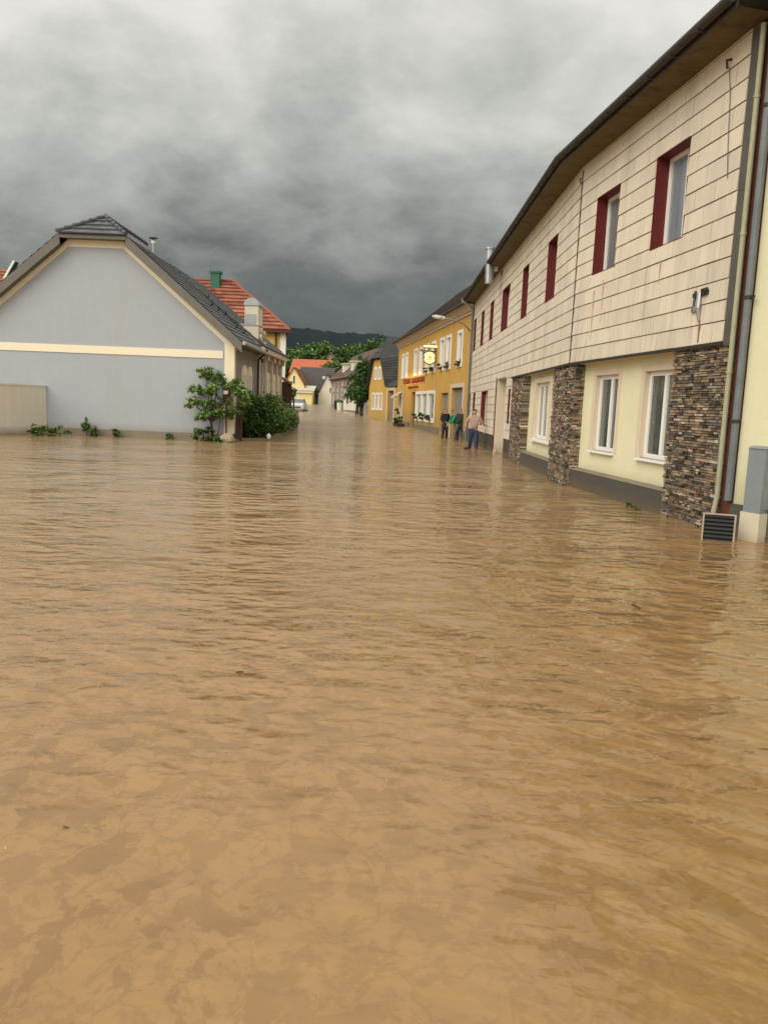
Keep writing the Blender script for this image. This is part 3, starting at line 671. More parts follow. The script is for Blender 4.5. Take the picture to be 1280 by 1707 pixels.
m.box(F, -.05, LI + .1, 0, .08, 6.52, 6.62, M_CORN); m.build('cornice', inn)
m = MB(); segs_ = [(0, 1.1), (4.45, 5.2), (7.6, 17.4), (19.3, LI + .02)]
for a, b in segs_: m = MB(); m.box(F, a, b, -.02, .05, -.5, .42, M_GREYP); m.build('plinth', inn)
m = MB(); roof_plane(m, F(0, .5, 6.98), F(LI + .35, .5, 6.98), F(LI + .35, -4.8, 11.3), F(0, -4.8, 11.3), 22, M_INNROOF, R, .035, 14)
m.poly([F(0, -4.8, 11.3), F(LI + .35, -4.8, 11.3), F(LI + .35, -9.2, 6.9), F(0, -9.2, 6.9)], M_INNROOF); m.tube([F(0, -4.8, 11.32), F(LI + .35, -4.8, 11.32)], .12, M_INNROOF, 8)
m.tube([F(0, .56, 6.98), F(LI + .3, .56, 6.98)], .07, M_GUTTER, 8); m.build('roof', inn)
def surround(parent, fr, o, w, t=.05, mt=None, n=0):
    q = MB(); mt = mt or M_WHITE
    q.box(fr, o[0] - w, o[0], n - .02, n + t, o[2] - w, o[3] + w, mt); q.box(fr, o[1], o[1] + w, n - .02, n + t, o[2] - w, o[3] + w, mt)
    q.box(fr, o[0], o[1], n - .02, n + t, o[3], o[3] + w, mt); q.box(fr, o[0], o[1], n - .02, n + t, o[2] - w, o[2], mt); return q.build('window_surround', parent)
for i, o in enumerate(opsu):
    surround(inn, F, o, .16); window(inn, F, *o, -.09, M_GLASS, mull=(.5,), fw=.06, line=M_WHITE, line_d=.08)
o = opsl[0]; surround(inn, F, o, .18); window(inn, F, *o, -.09, M_GLASS, fw=.06, line=M_WHITE, line_d=.08)
surround(inn, F, (9.6, 16.8, .85, 2.55), .2)
for o in big_: window(inn, F, *o, -.12, M_GLASS, mull=(), fw=.07, line=M_WHITE, line_d=.11)
for a, b in ((11.9, 12.4), (14.4, 14.8)):
    m = MB(); m.box(F, a, b, -.02, .035, .85, 2.55, M_WHITE); m.build('window_pier', inn)
for nm, o, pm in (('entrance_door', opsl[1], M_WOOD), ('side_door', opsl[5], M_GATE), ('carriage_gate', opsl[6], M_GATE)):
    m = MB(); m.box(F, o[0], o[1], -.26, -.20, o[2] - .3, o[3], pm)
    if nm != 'entrance_door': m.box(F, o[0], o[0] + (o[1] - o[0]) * .36, -.20, -.19, o[2] - .3, o[3], M_DARK)
    m.build(nm, inn)
o = opsl[6]; m = MB()
for a, b, c, d in ((o[0] - .28, o[0], -.3, 3.02), (o[1], o[1] + .28, -.3, 3.02), (o[0], o[1], 2.80, 3.02)): m.box(F, a, b, -.02, .05, c, d, M_CORN)
m.build('gate_surround', inn)
def small_plant(parent, fr, s, n, z, rnd=R):
    m = MB(); c = fr(s, n, z); leaves(m, [(c.x, c.y, c.z + .18, .32, .22, .24)], 60, .11, [M_LEAFD, M_LEAF], rnd, .3)
    m.box(fr, s - .35, s + .35, n - .09, n + .09, z - .12, z + .06, M_WOOD); return m.build('flower_box', parent)
for k, s in enumerate((10.7, 13.4, 15.8)):
    t = small_plant(None, F, s, .17, .92); tagp(t, ('flower box with dark leaves under the right pane of the inn shop window', 'flower box with dark leaves under the middle pane of the inn shop window', 'flower box with dark leaves under the left pane of the inn shop window')[k], 'flower box', 'flower boxes on the inn window')
t = small_plant(None, F, 24.9, .18, 1.1); tagp(t, 'flower box with dark plant on the small awning window of the inn', 'flower box', 'flower boxes on the inn window')
for k, i in enumerate((4, 5, 6, 7, 8)):
    a, b = up[i]; m = MB(); c = F((a + b) / 2, .12, 4.2); leaves(m, [(c.x, c.y, c.z, .3, .16, .16)], 40, .1, [M_LEAFD], R, .3); m.box(F, a + .1, b - .1, .06, .2, 4.0, 4.12, M_WOOD)
    tagp(m.build('window_planter'), ('dark plants on the fifth upper inn window from the far end', 'dark plants on the upper inn window right behind the hanging sign', 'dark plants on the left window of the upper pair by the lamp arm', 'dark plants on the right window of the upper pair by the lamp arm', 'dark plants on the last single upper inn window beside the downpipe')[k], 'planter', 'planters on the upper inn windows')
# awning over the small window
aw = thing('small_awning', 'small striped awning over the far ground floor window of the inn', 'awning', tuple(F(24.9, .3, 2.7)))
m = MB()
for k in range(8):
    a = 23.9 + k * .24; m.poly([F(a, .06, 2.8), F(a + .24, .06, 2.8), F(a + .24, .75, 2.42), F(a, .75, 2.42)], M_WHITE if k % 2 else M_PINK); m.poly([F(a, .75, 2.42), F(a + .24, .75, 2.42), F(a + .24, .75, 2.28), F(a, .75, 2.28)], M_WHITE if k % 2 else M_PINK)
m.build('canopy', aw)
m = MB()
for a in (23.92, 25.8):
    m = MB(); m.tube([F(a, .02, 2.4), F(a, .74, 2.4)], .015, M_ZINC, 6); m.build('arm', aw)
# raised red lettering on the inn wall (far end)
def letters(txt, s_left, s_right, z, size, name, parent, mt, fr, n=.06, squeeze=1.0):
    cu = bpy.data.curves.new(name, 'FONT'); cu.body = txt; cu.size = 1; cu.extrude = .02; cu.align_x = 'LEFT'
    ob = bpy.data.objects.new(name, cu); COL.objects.link(ob); bpy.context.view_layer.update()
    dg = bpy.context.evaluated_depsgraph_get(); me = bpy.data.meshes.new_from_object(ob.evaluated_get(dg)); COL.objects.unlink(ob); bpy.data.objects.remove(ob)
    xs = [v.co.x for v in me.vertices]; ysz = [v.co.y for v in me.vertices]; x0, x1, y0, y1 = min(xs), max(xs), min(ysz), max(ysz); off = root_loc(parent)
    for v in me.vertices:
        s = s_left + (s_right - s_left) * (v.co.x - x0) / (x1 - x0); p_ = fr(s, n + v.co.z * 1.2, z + size * (v.co.y - y0) / (y1 - y0)); v.co = p_ - off
    me.materials.clear(); me.materials.append(mt); o2 = bpy.data.objects.new(name, me); COL.objects.link(o2)
    if parent: o2.parent = parent
    return o2
sg = thing('wall_lettering', 'dark red raised lettering lit from behind on the yellow inn facade', 'sign', tuple(F(18, .05, 3.4)))
letters('CAFE', 23.3, 19.7, 3.40, .42, 'letters', sg, M_LET, F); letters('KONDITOREI', 19.0, 13.6, 3.38, .42, 'letters', sg, M_LET, F); letters('PENSION', 20.6, 16.0, 2.98, .22, 'letters', sg, M_LET, F)
m = MB()
for a, b, z in ((13.6, 23.3, 3.34), (16.0, 20.6, 2.95)): m.box(F, a, b, .01, .03, z, z + .03, M_LITO)
m.build('light_strip', sg)
ld = bpy.data.lights.new('sign_light', 'AREA'); ld.shape = 'RECTANGLE'; ld.size = 8; ld.size_y = .15; ld.energy = 24; ld.color = (1, .62, .2)
lo = bpy.data.objects.new('sign_light', ld); COL.objects.link(lo); lp = F(18.3, .5, 3.95); lo.location = lp
tz = (lp - F(18.3, 0, 3.45)).normalized(); tx = Vector((F.d.x, F.d.y, 0)); ty = tz.cross(tx); lo.matrix_world = Matrix(((tx.x, ty.x, tz.x, lp.x), (tx.y, ty.y, tz.y, lp.y), (tx.z, ty.z, tz.z, lp.z), (0, 0, 0, 1)))

# hanging lit sign
HS = thing('hanging_sign', 'lit yellow shield sign with a bar above hanging from an iron bracket on the inn', 'sign', tuple(at(714, 592, 50)))
def hp(x, y): return at(x, y, 50.0)
def shape(pts, mt, name, parent, y0=-.08, th=.16):
    m = MB(); P = [hp(*q) + Vector((0, y0, 0)) for q in pts]; m.prism(P, (0, th, 0), mt); return m.build(name, parent)
bar = [(704, 574), (730, 575.2), (730, 581), (704, 580)]
shape(bar, M_SIGNFR, 'bar_frame', HS); shape([(705, 575), (728.7, 576), (728.7, 580), (705, 579)], M_LIT, 'bar_light', HS, -.10, .20)
sh = [(711, 585.6), (716, 584.8), (721, 586), (725.6, 590), (726.6, 593), (724.3, 597), (726.4, 601), (725, 604), (720, 607), (715.6, 608.3), (710, 606.3), (705.6, 602.6), (705, 599), (706.6, 595), (704.8, 591), (707, 588)]
shape(sh, M_SIGNFR, 'shield_frame', HS, -.08, .16)
cx, cy = 715.7, 596.5; shi = [(cx + (x - cx) * .86, cy + (y - cy) * .86) for x, y in sh]; shape(shi, M_LIT, 'shield_face', HS, -.10, .20)
shape([(713.2, 597.5), (713.8, 592), (715, 594.5), (716.2, 591), (717.2, 594.6), (718.6, 592), (718.3, 597.8), (715.8, 598.6)], M_LITO, 'emblem', HS, -.115, .015)
shape([(708.5, 599.6), (722.5, 599.9), (722.5, 600.5), (708.5, 600.2)], M_SIGNFR, 'band', HS, -.115, .012); shape([(713, 602.3), (717.5, 602.4), (717.5, 603.3), (713, 603.2)], M_LITO, 'mark', HS, -.115, .012)
m = MB(); m.tube([hp(700, 584.3), hp(737, 586.5)], .03, M_SIGNFR, 6); m.tube([hp(714.5, 579), hp(714.5, 586)], .04, M_SIGNFR, 6); m.tube([hp(724.5, 580), hp(724.8, 589)], .035, M_SIGNFR, 6); m.tube([hp(705.5, 585), hp(706, 600)], .04, M_SIGNFR, 6); m.tube([hp(732.5, 573), hp(732.5, 588)], .03, M_SIGNFR, 6); m.tube([hp(737, 586.5), F(9.0, 0, 5.0)], .03, M_SIGNFR, 6)
m.build('bracket', HS)

# street lamp arm fixed beside the downpipe
lampY = 40.6
st = thing('street_lamp', 'street lamp on a long curved arm fixed to the inn corner beside the downpipe', 'street lamp', tuple(at(781, 549, lampY)))
m = MB(); m.tube([at(783, 552, lampY), at(779, 546, lampY), at(772, 540, lampY), at(764, 536.3, lampY), at(754, 533.5, lampY), at(742, 530.5, lampY)], .035, M_LAMPA, 8); m.build('arm', st, True)
m = MB(); a_, b_ = at(743, 531, lampY), at(720, 527, lampY); dd = (b_ - a_).normalized(); v_ = Vector((0, 1, 0)); w_ = dd.cross(v_)
for t0, t1, r0_, r1_ in ((0, .25, .05, .11), (.25, .8, .11, .10), (.8, 1, .10, .03)):
    P0, P1 = a_.lerp(b_, t0), a_.lerp(b_, t1); m.tube([P0, P1], [r0_, r1_], M_LAMPH, 10)
m.build('lamp_head', st, True)
# dark planter tub in front of the inn
pt = thing('planter_tub', 'dark planter tub with low shrub standing in the flood before the inn door', 'planter', tuple(F(19.5, 1.0, .1)))
m = MB(); m.hexa([F(18.3, .6, -.1), F(20.7, .6, -.1), F(20.7, 1.1, -.1), F(18.3, 1.1, -.1), F(18.2, .55, .34), F(20.8, .55, .34), F(20.8, 1.15, .34), F(18.2, 1.15, .34)], M_WOOD); m.build('tub', pt)
m = MB(); c = F(19.5, .85, .55); leaves(m, [(c.x, c.y, c.z, .45, 1.0, .25)], 220, .14, [M_LEAFD], R, .3); m.build('foliage', pt)

# ------------------------------------------------------------------ left: blue-grey gable house and its row
GY = 30.7; XR, XL, XC = -6.12, -16.9, -11.5
lh = thing('gable_house', 'blue-grey plastered house with cream bands and dark half-hipped tile roof', 'house', (-11, 31, 0))
H1 = 36.0
def V(*a): return Vector(a)
m = MB()
gp = [(XL, 3.75), (XL, -.5), (XR, -.5), (XR, 3.75), (-10.42, 7.48), (-12.55, 7.48)]
m.poly([V(x, GY, z) for x, z in gp], M_LEFTW); m.poly([V(XR, GY, -.5), V(XR, H1, -.5), V(XR, H1, 3.8), V(XR, GY, 3.8)], M_LEFTSIDE)
m.poly([V(XL, GY, -.5), V(XL, H1, -.5), V(XL, H1, 3.8), V(XL, GY, 3.8)], M_LEFTW); m.poly([V(x, H1, z) for x, z in ((XL, -.5), (XR, -.5), (XR, 3.75), (XC, 8.3), (XL, 3.75))], M_LEFTSIDE)
m.build('wall', lh)
fg = frame((XL, GY), (XR, GY), -1)                 # front gable face, n towards the camera
wdt = XR - XL
m = MB(); m.box(fg, 0, wdt - .42, .001, .03, 3.22, 3.52, M_BAND); m.build('storey_band', lh)
m = MB(); m.box(fg, wdt - .36, wdt + .03, .001, .035, .3, 3.98, M_BAND); m.box(frame((XR, GY), (XR, H1), -1), .0, .25, .001, .03, .3, 3.85, M_BAND); m.build('corner_band', lh)
def sloped(m, x0, z0, x1, z1, y0, y1, w, mt):      # board following the verge
    m.hexa([V(x0, y0, z0 - w), V(x1, y0, z1 - w), V(x1, y1, z1 - w), V(x0, y1, z0 - w), V(x0, y0, z0), V(x1, y0, z1), V(x1, y1, z1), V(x0, y1, z0)], mt)
m = MB(); sloped(m, -10.42, 7.50, -6.1, 3.76, GY - .03, GY - .001, .27, M_BAND); sloped(m, XL, 3.76, -12.55, 7.50, GY - .03, GY - .001, .27, M_BAND); m.box(fg, -12.55 - XL, -10.42 - XL, .001, .03, 7.23, 7.5, M_BAND); m.build('verge_band', lh)
m = MB(); m.box(fg, 0, wdt + .02, .001, .02, -.5, .27, M_GREYP); m.build('plinth', lh)
ov = .42; m = MB(); TX = .28
rt, lt = V(-10.20, GY - ov, 7.66), V(-12.72, GY - ov, 7.66)
er, el = V(-5.72, GY - ov, 3.86), V(-17.25, GY - ov, 3.86)
rg = V(XC, GY + 1.1, 8.60); rgb = V(XC, H1 + .1, 8.60); erb, elb = V(-5.72, H1 + .1, 3.86), V(-17.25, H1 + .1, 3.86)
# main slopes split where the hip meets them
roof_plane(m, er, erb, V(-10.20, H1 + .1, 7.66), rt, 16, M_SLATE, R, .035, 18); m.poly([rt, V(-10.2, H1 + .1, 7.66), rgb, rg], M_SLATE, .4)
roof_plane(m, elb, el, lt, V(-12.72, H1 + .1, 7.66), 16, M_SLATE, R, .035, 12); m.poly([lt, V(-12.72, H1 + .1, 7.66), rgb, rg], M_SLATE, .4)
rf = m.build('roof', lh)
m = MB(); hb0, hb1 = lt - V(.05, .12, .03), rt + V(.05, -.12, -.03)
for i in range(4):
    a, b = i / 4, (i + 1) / 4
    for j in range(10):
        u0, u1 = j / 10, (j + 1) / 10; P, Q = hb0.lerp(hb1, u0), hb0.lerp(hb1, u1)
        m.poly([P.lerp(rg, a) + V(0, -.02, .05), Q.lerp(rg, a) + V(0, -.02, .05), Q.lerp(rg, b), P.lerp(rg, b)], M_SLATE, R.random()); m.poly([P.lerp(rg, a), Q.lerp(rg, a), Q.lerp(rg, a) + V(0, -.02, .05), P.lerp(rg, a) + V(0, -.02, .05)], M_SLATE, .1)
m.build('hip_tiles', rf)
m = MB()
for st_, en_ in ((hb0, rg), (hb1, rg)):
    for i in range(6): P, Q = st_.lerp(en_, i / 6), st_.lerp(en_, (i + 1.12) / 6); m.tube([P + V(0, 0, .07), Q + V(0, 0, .05)], [.085, .06], M_SLATE, 8)
for i in range(11): m.tube([V(XC, GY + 1.1 + i * .48, 8.66), V(XC, GY + 1.62 + i * .48, 8.64)], [.09, .07], M_SLATE, 8)
m.build('ridge_tiles', rf)
m = MB(); m.prism([er + V(0, 0, -.03), rt + V(0, 0, -.03), rt + V(-.02, 0, -.40), er + V(-.02, 0, -.40)], (0, -.03, 0), M_VERGE); m.prism([el + V(0, 0, -.03), lt + V(0, 0, -.03), lt + V(.02, 0, -.40), el + V(.02, 0, -.40)], (0, -.03, 0), M_VERGE)
m.poly([er + V(0, 0, -.40), rt + V(0, 0, -.40), V(-10.2, GY, 7.30), V(-5.72, GY, 3.50)], M_VERGE); m.poly([el + V(0, 0, -.40), lt + V(0, 0, -.40), V(-12.72, GY, 7.30), V(-17.25, GY, 3.50)], M_VERGE)
m.box(fg, lt.x - XL - .02, rt.x - XL + .02, ov - .02, ov + .05, 7.48, 7.62, M_VERGE); m.poly([lt + V(0, 0, -.15), rt + V(0, 0, -.15), V(-10.4, GY, 7.5), V(-12.55, GY, 7.5)], M_VERGE)
m.poly([V(-5.75, GY - ov, 3.78), V(-5.75, H1, 3.78), V(XR, H1, 3.72), V(XR, GY - ov, 3.72)], M_VERGE); m.build('verge_boards', lh)
m = MB(); m.tube([V(-5.66, GY - ov, 3.82), V(-5.66, H1, 3.80)], .075, M_ZINC, 8); m.tube([V(-5.68, H1 - .2, 3.8), V(-6.0, H1 - .2, 3.5), V(-6.02, H1 - .2, 3.3)], .045, M_FLASH, 8); m.tube([V(-6.02, H1 - .2, 3.3), V(-6.02, H1 - .2, 0)], .045, M_FLASH, 8); m.build('gutter', lh)
pb = at(256, 412, 34.5); m = MB(); m.tube([pb - V(0, 0, .5), pb + V(0, 0, .15)], .10, M_ZINC, 10); m.tube([pb + V(0, 0, .16), pb + V(0, 0, .26)], .09, M_WHITE, 10); m.tube([pb + V(0, 0, .36), pb + V(0, 0, .4)], .19, M_SLATE, 10); m.tube([pb + V(0, 0, .2), pb + V(0, 0, .38)], .03, M_SLATE, 6); m.build('vent_pipe', rf)
for y, x in ((33.0, -7.6), (33.9, -7.5), (34.8, -7.4), (33.3, -6.6), (34.5, -6.5), (35.3, -8.3)):
    m = MB(); z = 3.86 + (-5.72 - x) * .848 + .05; m.tube([V(x, y, z), V(x + .12, y, z + .06), V(x + .08, y + .02, z + .14)], .03, M_DARK, 6); m.build('snow_guard', rf)
# house side windows with arched heads
fs = frame((XR, GY), (XR, 60), -1)
def arched(parent, fr, s0, s1, z0, z1, n=0, glass=None):
    w = window(parent, fr, s0, s1, z0, z1, n + .02, glass or M_CURT, mull=(.5,), fw=.06)
    q = MB(); a = .13
    q.box(fr, s0 - a, s0, n, n + .07, z0 - a, z1, M_BAND); q.box(fr, s1, s1 + a, n, n + .07, z0 - a, z1, M_BAND); q.box(fr, s0, s1, n, n + .07, z0 - a, z0, M_BAND)
    c = (s0 + s1) / 2; r = (s1 - s0) / 2 + a; P = [fr(c - r, n, z1)] + [fr(c + r * math.cos(t), n, z1 + r * .8 * math.sin(t)) for t in np.linspace(math.pi, 0, 9)]
    q.prism(P[1:], tuple(fr(0, .07, 0) - fr(0, 0, 0)), M_BAND); q.build('window_surround', parent); return w
for a, b in ((1.7, 2.45), (2.95, 3.7)): arched(lh, fs, a, b, 1.3, 2.7)

h2 = thing('ornate_grey_house', 'grey house with pilasters, arched windows and small white dormer behind the gable house', 'house', (-8, 40, 0))
L0, L1 = H1 - GY + .01, 13.2
m = MB(); m.box(fs, L0, L1, -9, 0, -.5, 4.0, M_LEFTSIDE); m.build('wall', h2)
m = MB(); ez = 4.12
roof_plane(m, fs(L0, .38, ez), fs(L1 + .2, .38, ez), fs(L1 + .2, -4.6, 8.0), fs(L0, -4.6, 8.0), 14, M_SLATE, R, .03, 12)
m.poly([fs(L0, -4.6, 8.0), fs(L1 + .2, -4.6, 8.0), fs(L1 + .2, -9.2, 4), fs(L0, -9.2, 4)], M_SLATE); m.poly([fs(L1, 0, 3.9), fs(L1, -4.6, 7.95), fs(L1, -9, 3.9)], M_LEFTSIDE); m.poly([fs(L0 + .02, 0, 3.9), fs(L0 + .02, -4.6, 7.95), fs(L0 + .02, -9, 3.9)], M_LEFTSIDE)
m.build('roof', h2)
m = MB(); m.box(fs, L0, L1 + .1, .0, .34, 3.86, 4.1, M_CORN); m.build('cornice', h2)
for s in (L0 + .35, 7.6, 9.6, 11.4, L1 - .2):
    m = MB(); m.box(fs, s - .16, s + .16, 0, .10, -.3, 3.6, M_CORN); m.box(fs, s - .24, s + .24, 0, .22, 3.6, 3.86, M_CORN); m.build('pilaster', h2)
for s in (6.4, 8.5, 10.4, 12.1): arched(h2, fs, s - .3, s + .3, 1.1, 2.7)
dz = 3.9; m = MB(); m.box(fs, 5.42, 6.75, -1.15, .03, dz, 5.06, M_FARW); m.box(fs, 5.46, 6.70, -.62, .0, 5.10, 5.95, M_FARW); m.build('dormer_wall', h2)
m = MB(); q = [fs(5.42, -.31 + .36 * -math.cos(t), 5.95 + .34 * math.sin(t)) for t in np.linspace(0, math.pi, 9)]; m.prism(q, tuple(fs(1.32, 0, 0) - fs(0, 0, 0)), M_ZINC); m.build('barrel_cap', h2)
m = MB(); m.box(fs, 5.42, 5.458, -.60, -.10, 5.12, 5.56, M_ZINC); m.box(fs, 5.38, 6.79, -1.2, .08, 5.061, 5.099, M_CORN); m.build('metal_panel', h2)
m = MB()
for s_, z in ((5.6, 4.2), (5.6, 4.55), (5.7, 4.85), (6.7, 4.3), (6.65, 4.8)): m.ell(fs(s_, .10, z), (.10, .12, .14), M_CORN, 8, 6)
m.build('scroll_ornament', h2)
m = MB(); m.tube([fs(L0 + .55, .4, 4.0), fs(L0 + .55, .16, 3.7), fs(L0 + .55, .16, 3.4)], .05, M_FLASH, 8); m.tube([fs(L0 + .55, .16, 3.4), fs(L0 + .55, .16, 2.9)], .06, M_ZINC, 8); m.tube([fs(L0 + .55, .16, 2.9), fs(L0 + .55, .16, 0)], .05, M_ZINC, 8); m.build('downpipe', h2)
# wooden porch beyond
pc = thing('wooden_porch', 'dark wooden porch with a red-brown lean-to roof beside the grey house', 'porch', (-5.8, 45.5, 0))
m = MB(); m.hexa([V(-6.6, 44.1, 3.2), V(-5.62, 44.1, 2.65), V(-5.62, 45.3, 2.65), V(-6.6, 45.3, 3.2), V(-6.6, 44.1, 3.3), V(-5.62, 44.1, 2.75), V(-5.62, 45.3, 2.75), V(-6.6, 45.3, 3.3)], M_REDROOF); m.build('roof', pc)
m = MB(); m.box(fs, 13.5, 13.6, -.5, .40, 0, 2.75, M_WOOD); m.box(fs, 13.6, 14.6, -.6, -.5, 0, 3.1, M_WOOD); m.build('side_panel', pc)
for y in (44.5, 45.2):
    m = MB(); m.tube([V(-5.7, y, -.2), V(-5.7, y, 2.7)], .06, M_WOOD, 6); m.build('post', pc)

# red roofed house behind
rh = thing('red_roofed_house', 'tall yellow house with white corner under a red hipped tile roof with green chimney', 'house', (-12, 52, 0))
m = MB(); fr_ = frame((-20, 50), (-6.72, 50), -1); wl = 13.28
m.hexa([V(-20, 50, -.3), V(-6.72, 50, -.3), V(-8.3, 58.4, -.3), V(-20, 58.4, -.3), V(-20, 50, 6.25), V(-6.72, 50, 6.25), V(-8.3, 58.4, 6.25), V(-20, 58.4, 6.25)], M_YEL); m.build('wall', rh)
m = MB(); m.box(fr_, wl - .30, wl + .04, .0, .05, -.2, 6.1, M_WHITE); m.box(frame((-6.72, 50), (-8.3, 58.4), -1), -.05, .4, 0, .05, -.2, 6.1, M_WHITE); m.build('corner_band', rh)
m = MB(); m.tube([V(-7.30, 49.9, 6.1), V(-7.30, 49.9, .3)], .055, M_WOOD, 8); m.build('downpipe', rh)
m = MB(); e0, e1, r1, r0_ = V(-21, 49.5, 6.12), V(-6.35, 49.5, 6.12), V(-10.9, 54.1, 9.6), V(-16, 54.1, 9.6)
roof_plane(m, e0, e1, r1, r0_, 13, M_REDROOF, R, .07, 22); eb1, eb0 = V(-7.9, 58.8, 6.12), V(-21, 58.8, 6.12); roof_plane(m, e1, eb1, r1, r1, 13, M_REDROOF, R, .07, 1); m.poly([eb1, eb0, r0_, r1], M_REDROOF); m.poly([e0, eb0, r0_], M_REDROOF)
rfr = m.build('roof', rh)
m = MB(); m.tube([e1, r1 + V(0, 0, .05)], .10, M_REDROOF, 8); m.tube([r1 + V(0, 0, .05), r0_ + V(0, 0, .05)], .10, M_REDROOF, 8); m.build('ridge_tiles', rfr)
m = MB(); m.box(fr_, 0, wl + .35, .0, .5, 5.95, 6.08, M_WOOD); m.build('eaves_box', rh)
m = MB(); cc = at(360, 470, 53.6); m.hexa([cc + V(a, b, c) for c in (-.5, .55) for a, b in ((-.30, -.3), (.30, -.3), (.30, .3), (-.30, .3))], M_GREENM); m.hexa([cc + V(a, b, c) for c in (.552, .68) for a, b in ((-.38, -.38), (.38, -.38), (.38, .38), (-.38, .38))], M_GREENM); m.build('chimney', rfr)
# far left roof
fl = thing('red_tiled_house', 'house with red tiled roof and pale green verge board at the far left', 'house', (-27, 50, 0))
m = MB(); a0 = at(0, 500, 50); m.box(frame((-36, 50.5), (-23.5, 50.5), -1), 0, 12.5, -8, 0, 0, 6.6, M_FARW); m.build('wall', fl)
m = MB(); roof_plane(m, V(-36, 50, 6.4), V(-22.6, 50, 6.4), V(-22.6, 53.6, 9.75), V(-36, 53.6, 9.75), 14, M_REDROOF, R, .07, 18); m.poly([V(-36, 53.6, 9.75), V(-22.6, 53.6, 9.75), V(-22.6, 58, 6.4), V(-36, 58, 6.4)], M_REDROOF); m.poly([V(-22.7, 50, 6.4), V(-22.7, 53.6, 9.7), V(-22.7, 58, 6.4)], M_FARW); m.build('roof', fl)
m = MB(); ga, gb = at(24.5, 435, 49.6), at(5, 470, 49.6); m.tube([ga, gb], .09, M_PALEG, 4); m.tube([ga + V(.14, .1, -.05), gb + V(.14, .1, -.05)], .10, M_DARK, 4); m.build('verge_board', fl)

# garden wall at the far left
gw = MB(); fw_ = frame((-16.3, 24.4), (-13.5, 30.68), -1); Lw = 6.87
gw.box(fw_, 0, Lw, -.22, 0, -.5, 1.85, M_FWALL); gw.box(fw_, 0, Lw, -.24, .02, 1.851, 1.91, M_FWALL)
tagp(gw.build('garden_wall'), 'smooth grey-beige garden wall running up to the blue-grey gable', 'wall')
# weeds standing in the water along the gable
for lab, px, py, w, h, n in (('weed clump in the water where the garden wall meets the gable', 78, 719, .85, .30, 240), ('taller weed clump in the water left of the gable middle', 146, 722, .45, .42, 170),
                             ('low thin weed clump right of the taller one under the gable', 193, 724, .42, .24, 90), ('single small round weed in the water near the right of the gable', 283, 730, .20, .20, 60)):
    c = at(px, py, 29.4 if px < 100 else 30.35); c.z = 0; h *= 1.25
    bl = [(c.x + R.uniform(-w, w) * .7, c.y + R.uniform(-.1, .1), R.uniform(h * .15, h * .8), w * .35, .16, h * .55) for _ in range(6)]; n = int(n * 5)
    plant('weed', lab, 'weed', bl, n, .055, [M_LEAF, M_LEAFL, M_LEAFD], (c.x, c.y, 0), 'weeds along the gable wall', stems=6)

# small tree at the house corner, bushes, boulder, fence
def branchy(m, base, tips, r0_, rnd, mt=M_BARK):
    base = Vector(base); fork = base + V(.0, 0, .75)
    m.tube([base - V(0, 0, .4), base + V(.05, 0, .35), fork], [r0_ * 1.2, r0_, r0_ * .8], mt, 8)
    for tp in tips:
        tp = Vector(tp); mid = fork.lerp(tp, .5) + V(rnd.uniform(-.08, .08), rnd.uniform(-.08, .08), .06); m.tube([fork, mid, tp], [r0_ * .6, r0_ * .4, r0_ * .15], mt, 6)
        for _ in range(2): m.tube([mid, mid.lerp(tp, .6) + V(rnd.uniform(-.2, .2), rnd.uniform(-.15, .15), rnd.uniform(0, .15))], [r0_ * .3, r0_ * .1], mt, 5)
TY = 30.1; tb = at(352, 727, TY); tb.z = 0
tcl = [at(x, y, TY + R.uniform(-.25, .35)) for x, y in ((343, 622), (366, 628), (330, 652), (352, 648), (336, 692), (322, 670), (350, 676), (372, 668), (386, 645), (398, 655), (408, 668), (385, 688), (395, 640), (362, 690))]
tr = thing('small_tree', 'small loose-crowned tree with bent trunk standing in the flood before the cream house corner', 'tree', tuple(tb))
m = MB(); branchy(m, tb, tcl, .055, R); m.tube([tb + V(.12, 0, -.3), tb + V(.3, .05, .5), tb + V(.33, .1, 1.0)], [.03, .02, .01], M_BARK, 6); m.build('trunk', tr)
m = MB(); leaves(m, [(c.x, c.y, c.z, .36, .34, .25) for c in tcl], 5200, .070, [M_LEAFL, M_LEAF, M_LEAFL], R, .2, asp=2.2); m.build('crown', tr)
sb = at(345, 722, 30.0); plant('low_shrub', 'low dark shrub at the foot of the small tree, half under water', 'shrub', [(sb.x - .2, 29.9, .22, .42, .3, .3), (sb.x + .35, 29.7, .08, .35, .25, .2), (sb.x + .1, 29.9, .5, .25, .25, .2)], 420, .10, [M_LEAF, M_LEAFD], (sb.x, 29.9, 0), stems=6)
def bush(lab, blobs, n, mts, size=.075):
    n = int(n * 1.7)
    b = blobs[0]; return plant('bush', lab, 'bush', blobs, n, size, mts, (b[0], b[1], 0), 'garden bushes at the street corner', stems=14)
bush('dense dark bush behind the boulder at the street corner', [(-5.75, 32.7, .75, .75, .6, .75), (-5.6, 32.9, 1.35, .6, .5, .45), (-5.2, 33.2, .6, .5, .5, .65)], 2600, [M_LEAFD, M_LEAFD, M_LEAF])
bush('tallest bush of the corner garden, rising to the pilasters of the grey house', [(-5.35, 34.6, 1.05, .6, 1.0, .9), (-5.4, 35.8, 1.4, .55, .9, .55), (-5.3, 34.4, 1.6, .4, .4, .35)], 2800, [M_LEAF, M_LEAFD, M_LEAFL])
bush('lighter green bush reaching over the kerb toward the lantern', [(-5.45, 38.5, .9, .6, 1.6, .75), (-5.6, 41.5, .8, .6, 1.6, .7), (-5.75, 44.5, .65, .55, 1.6, .65), (-5.9, 47, .6, .5, 1.2, .5)], 3600, [M_LEAF, M_LEAFL, M_LEAF], .09)
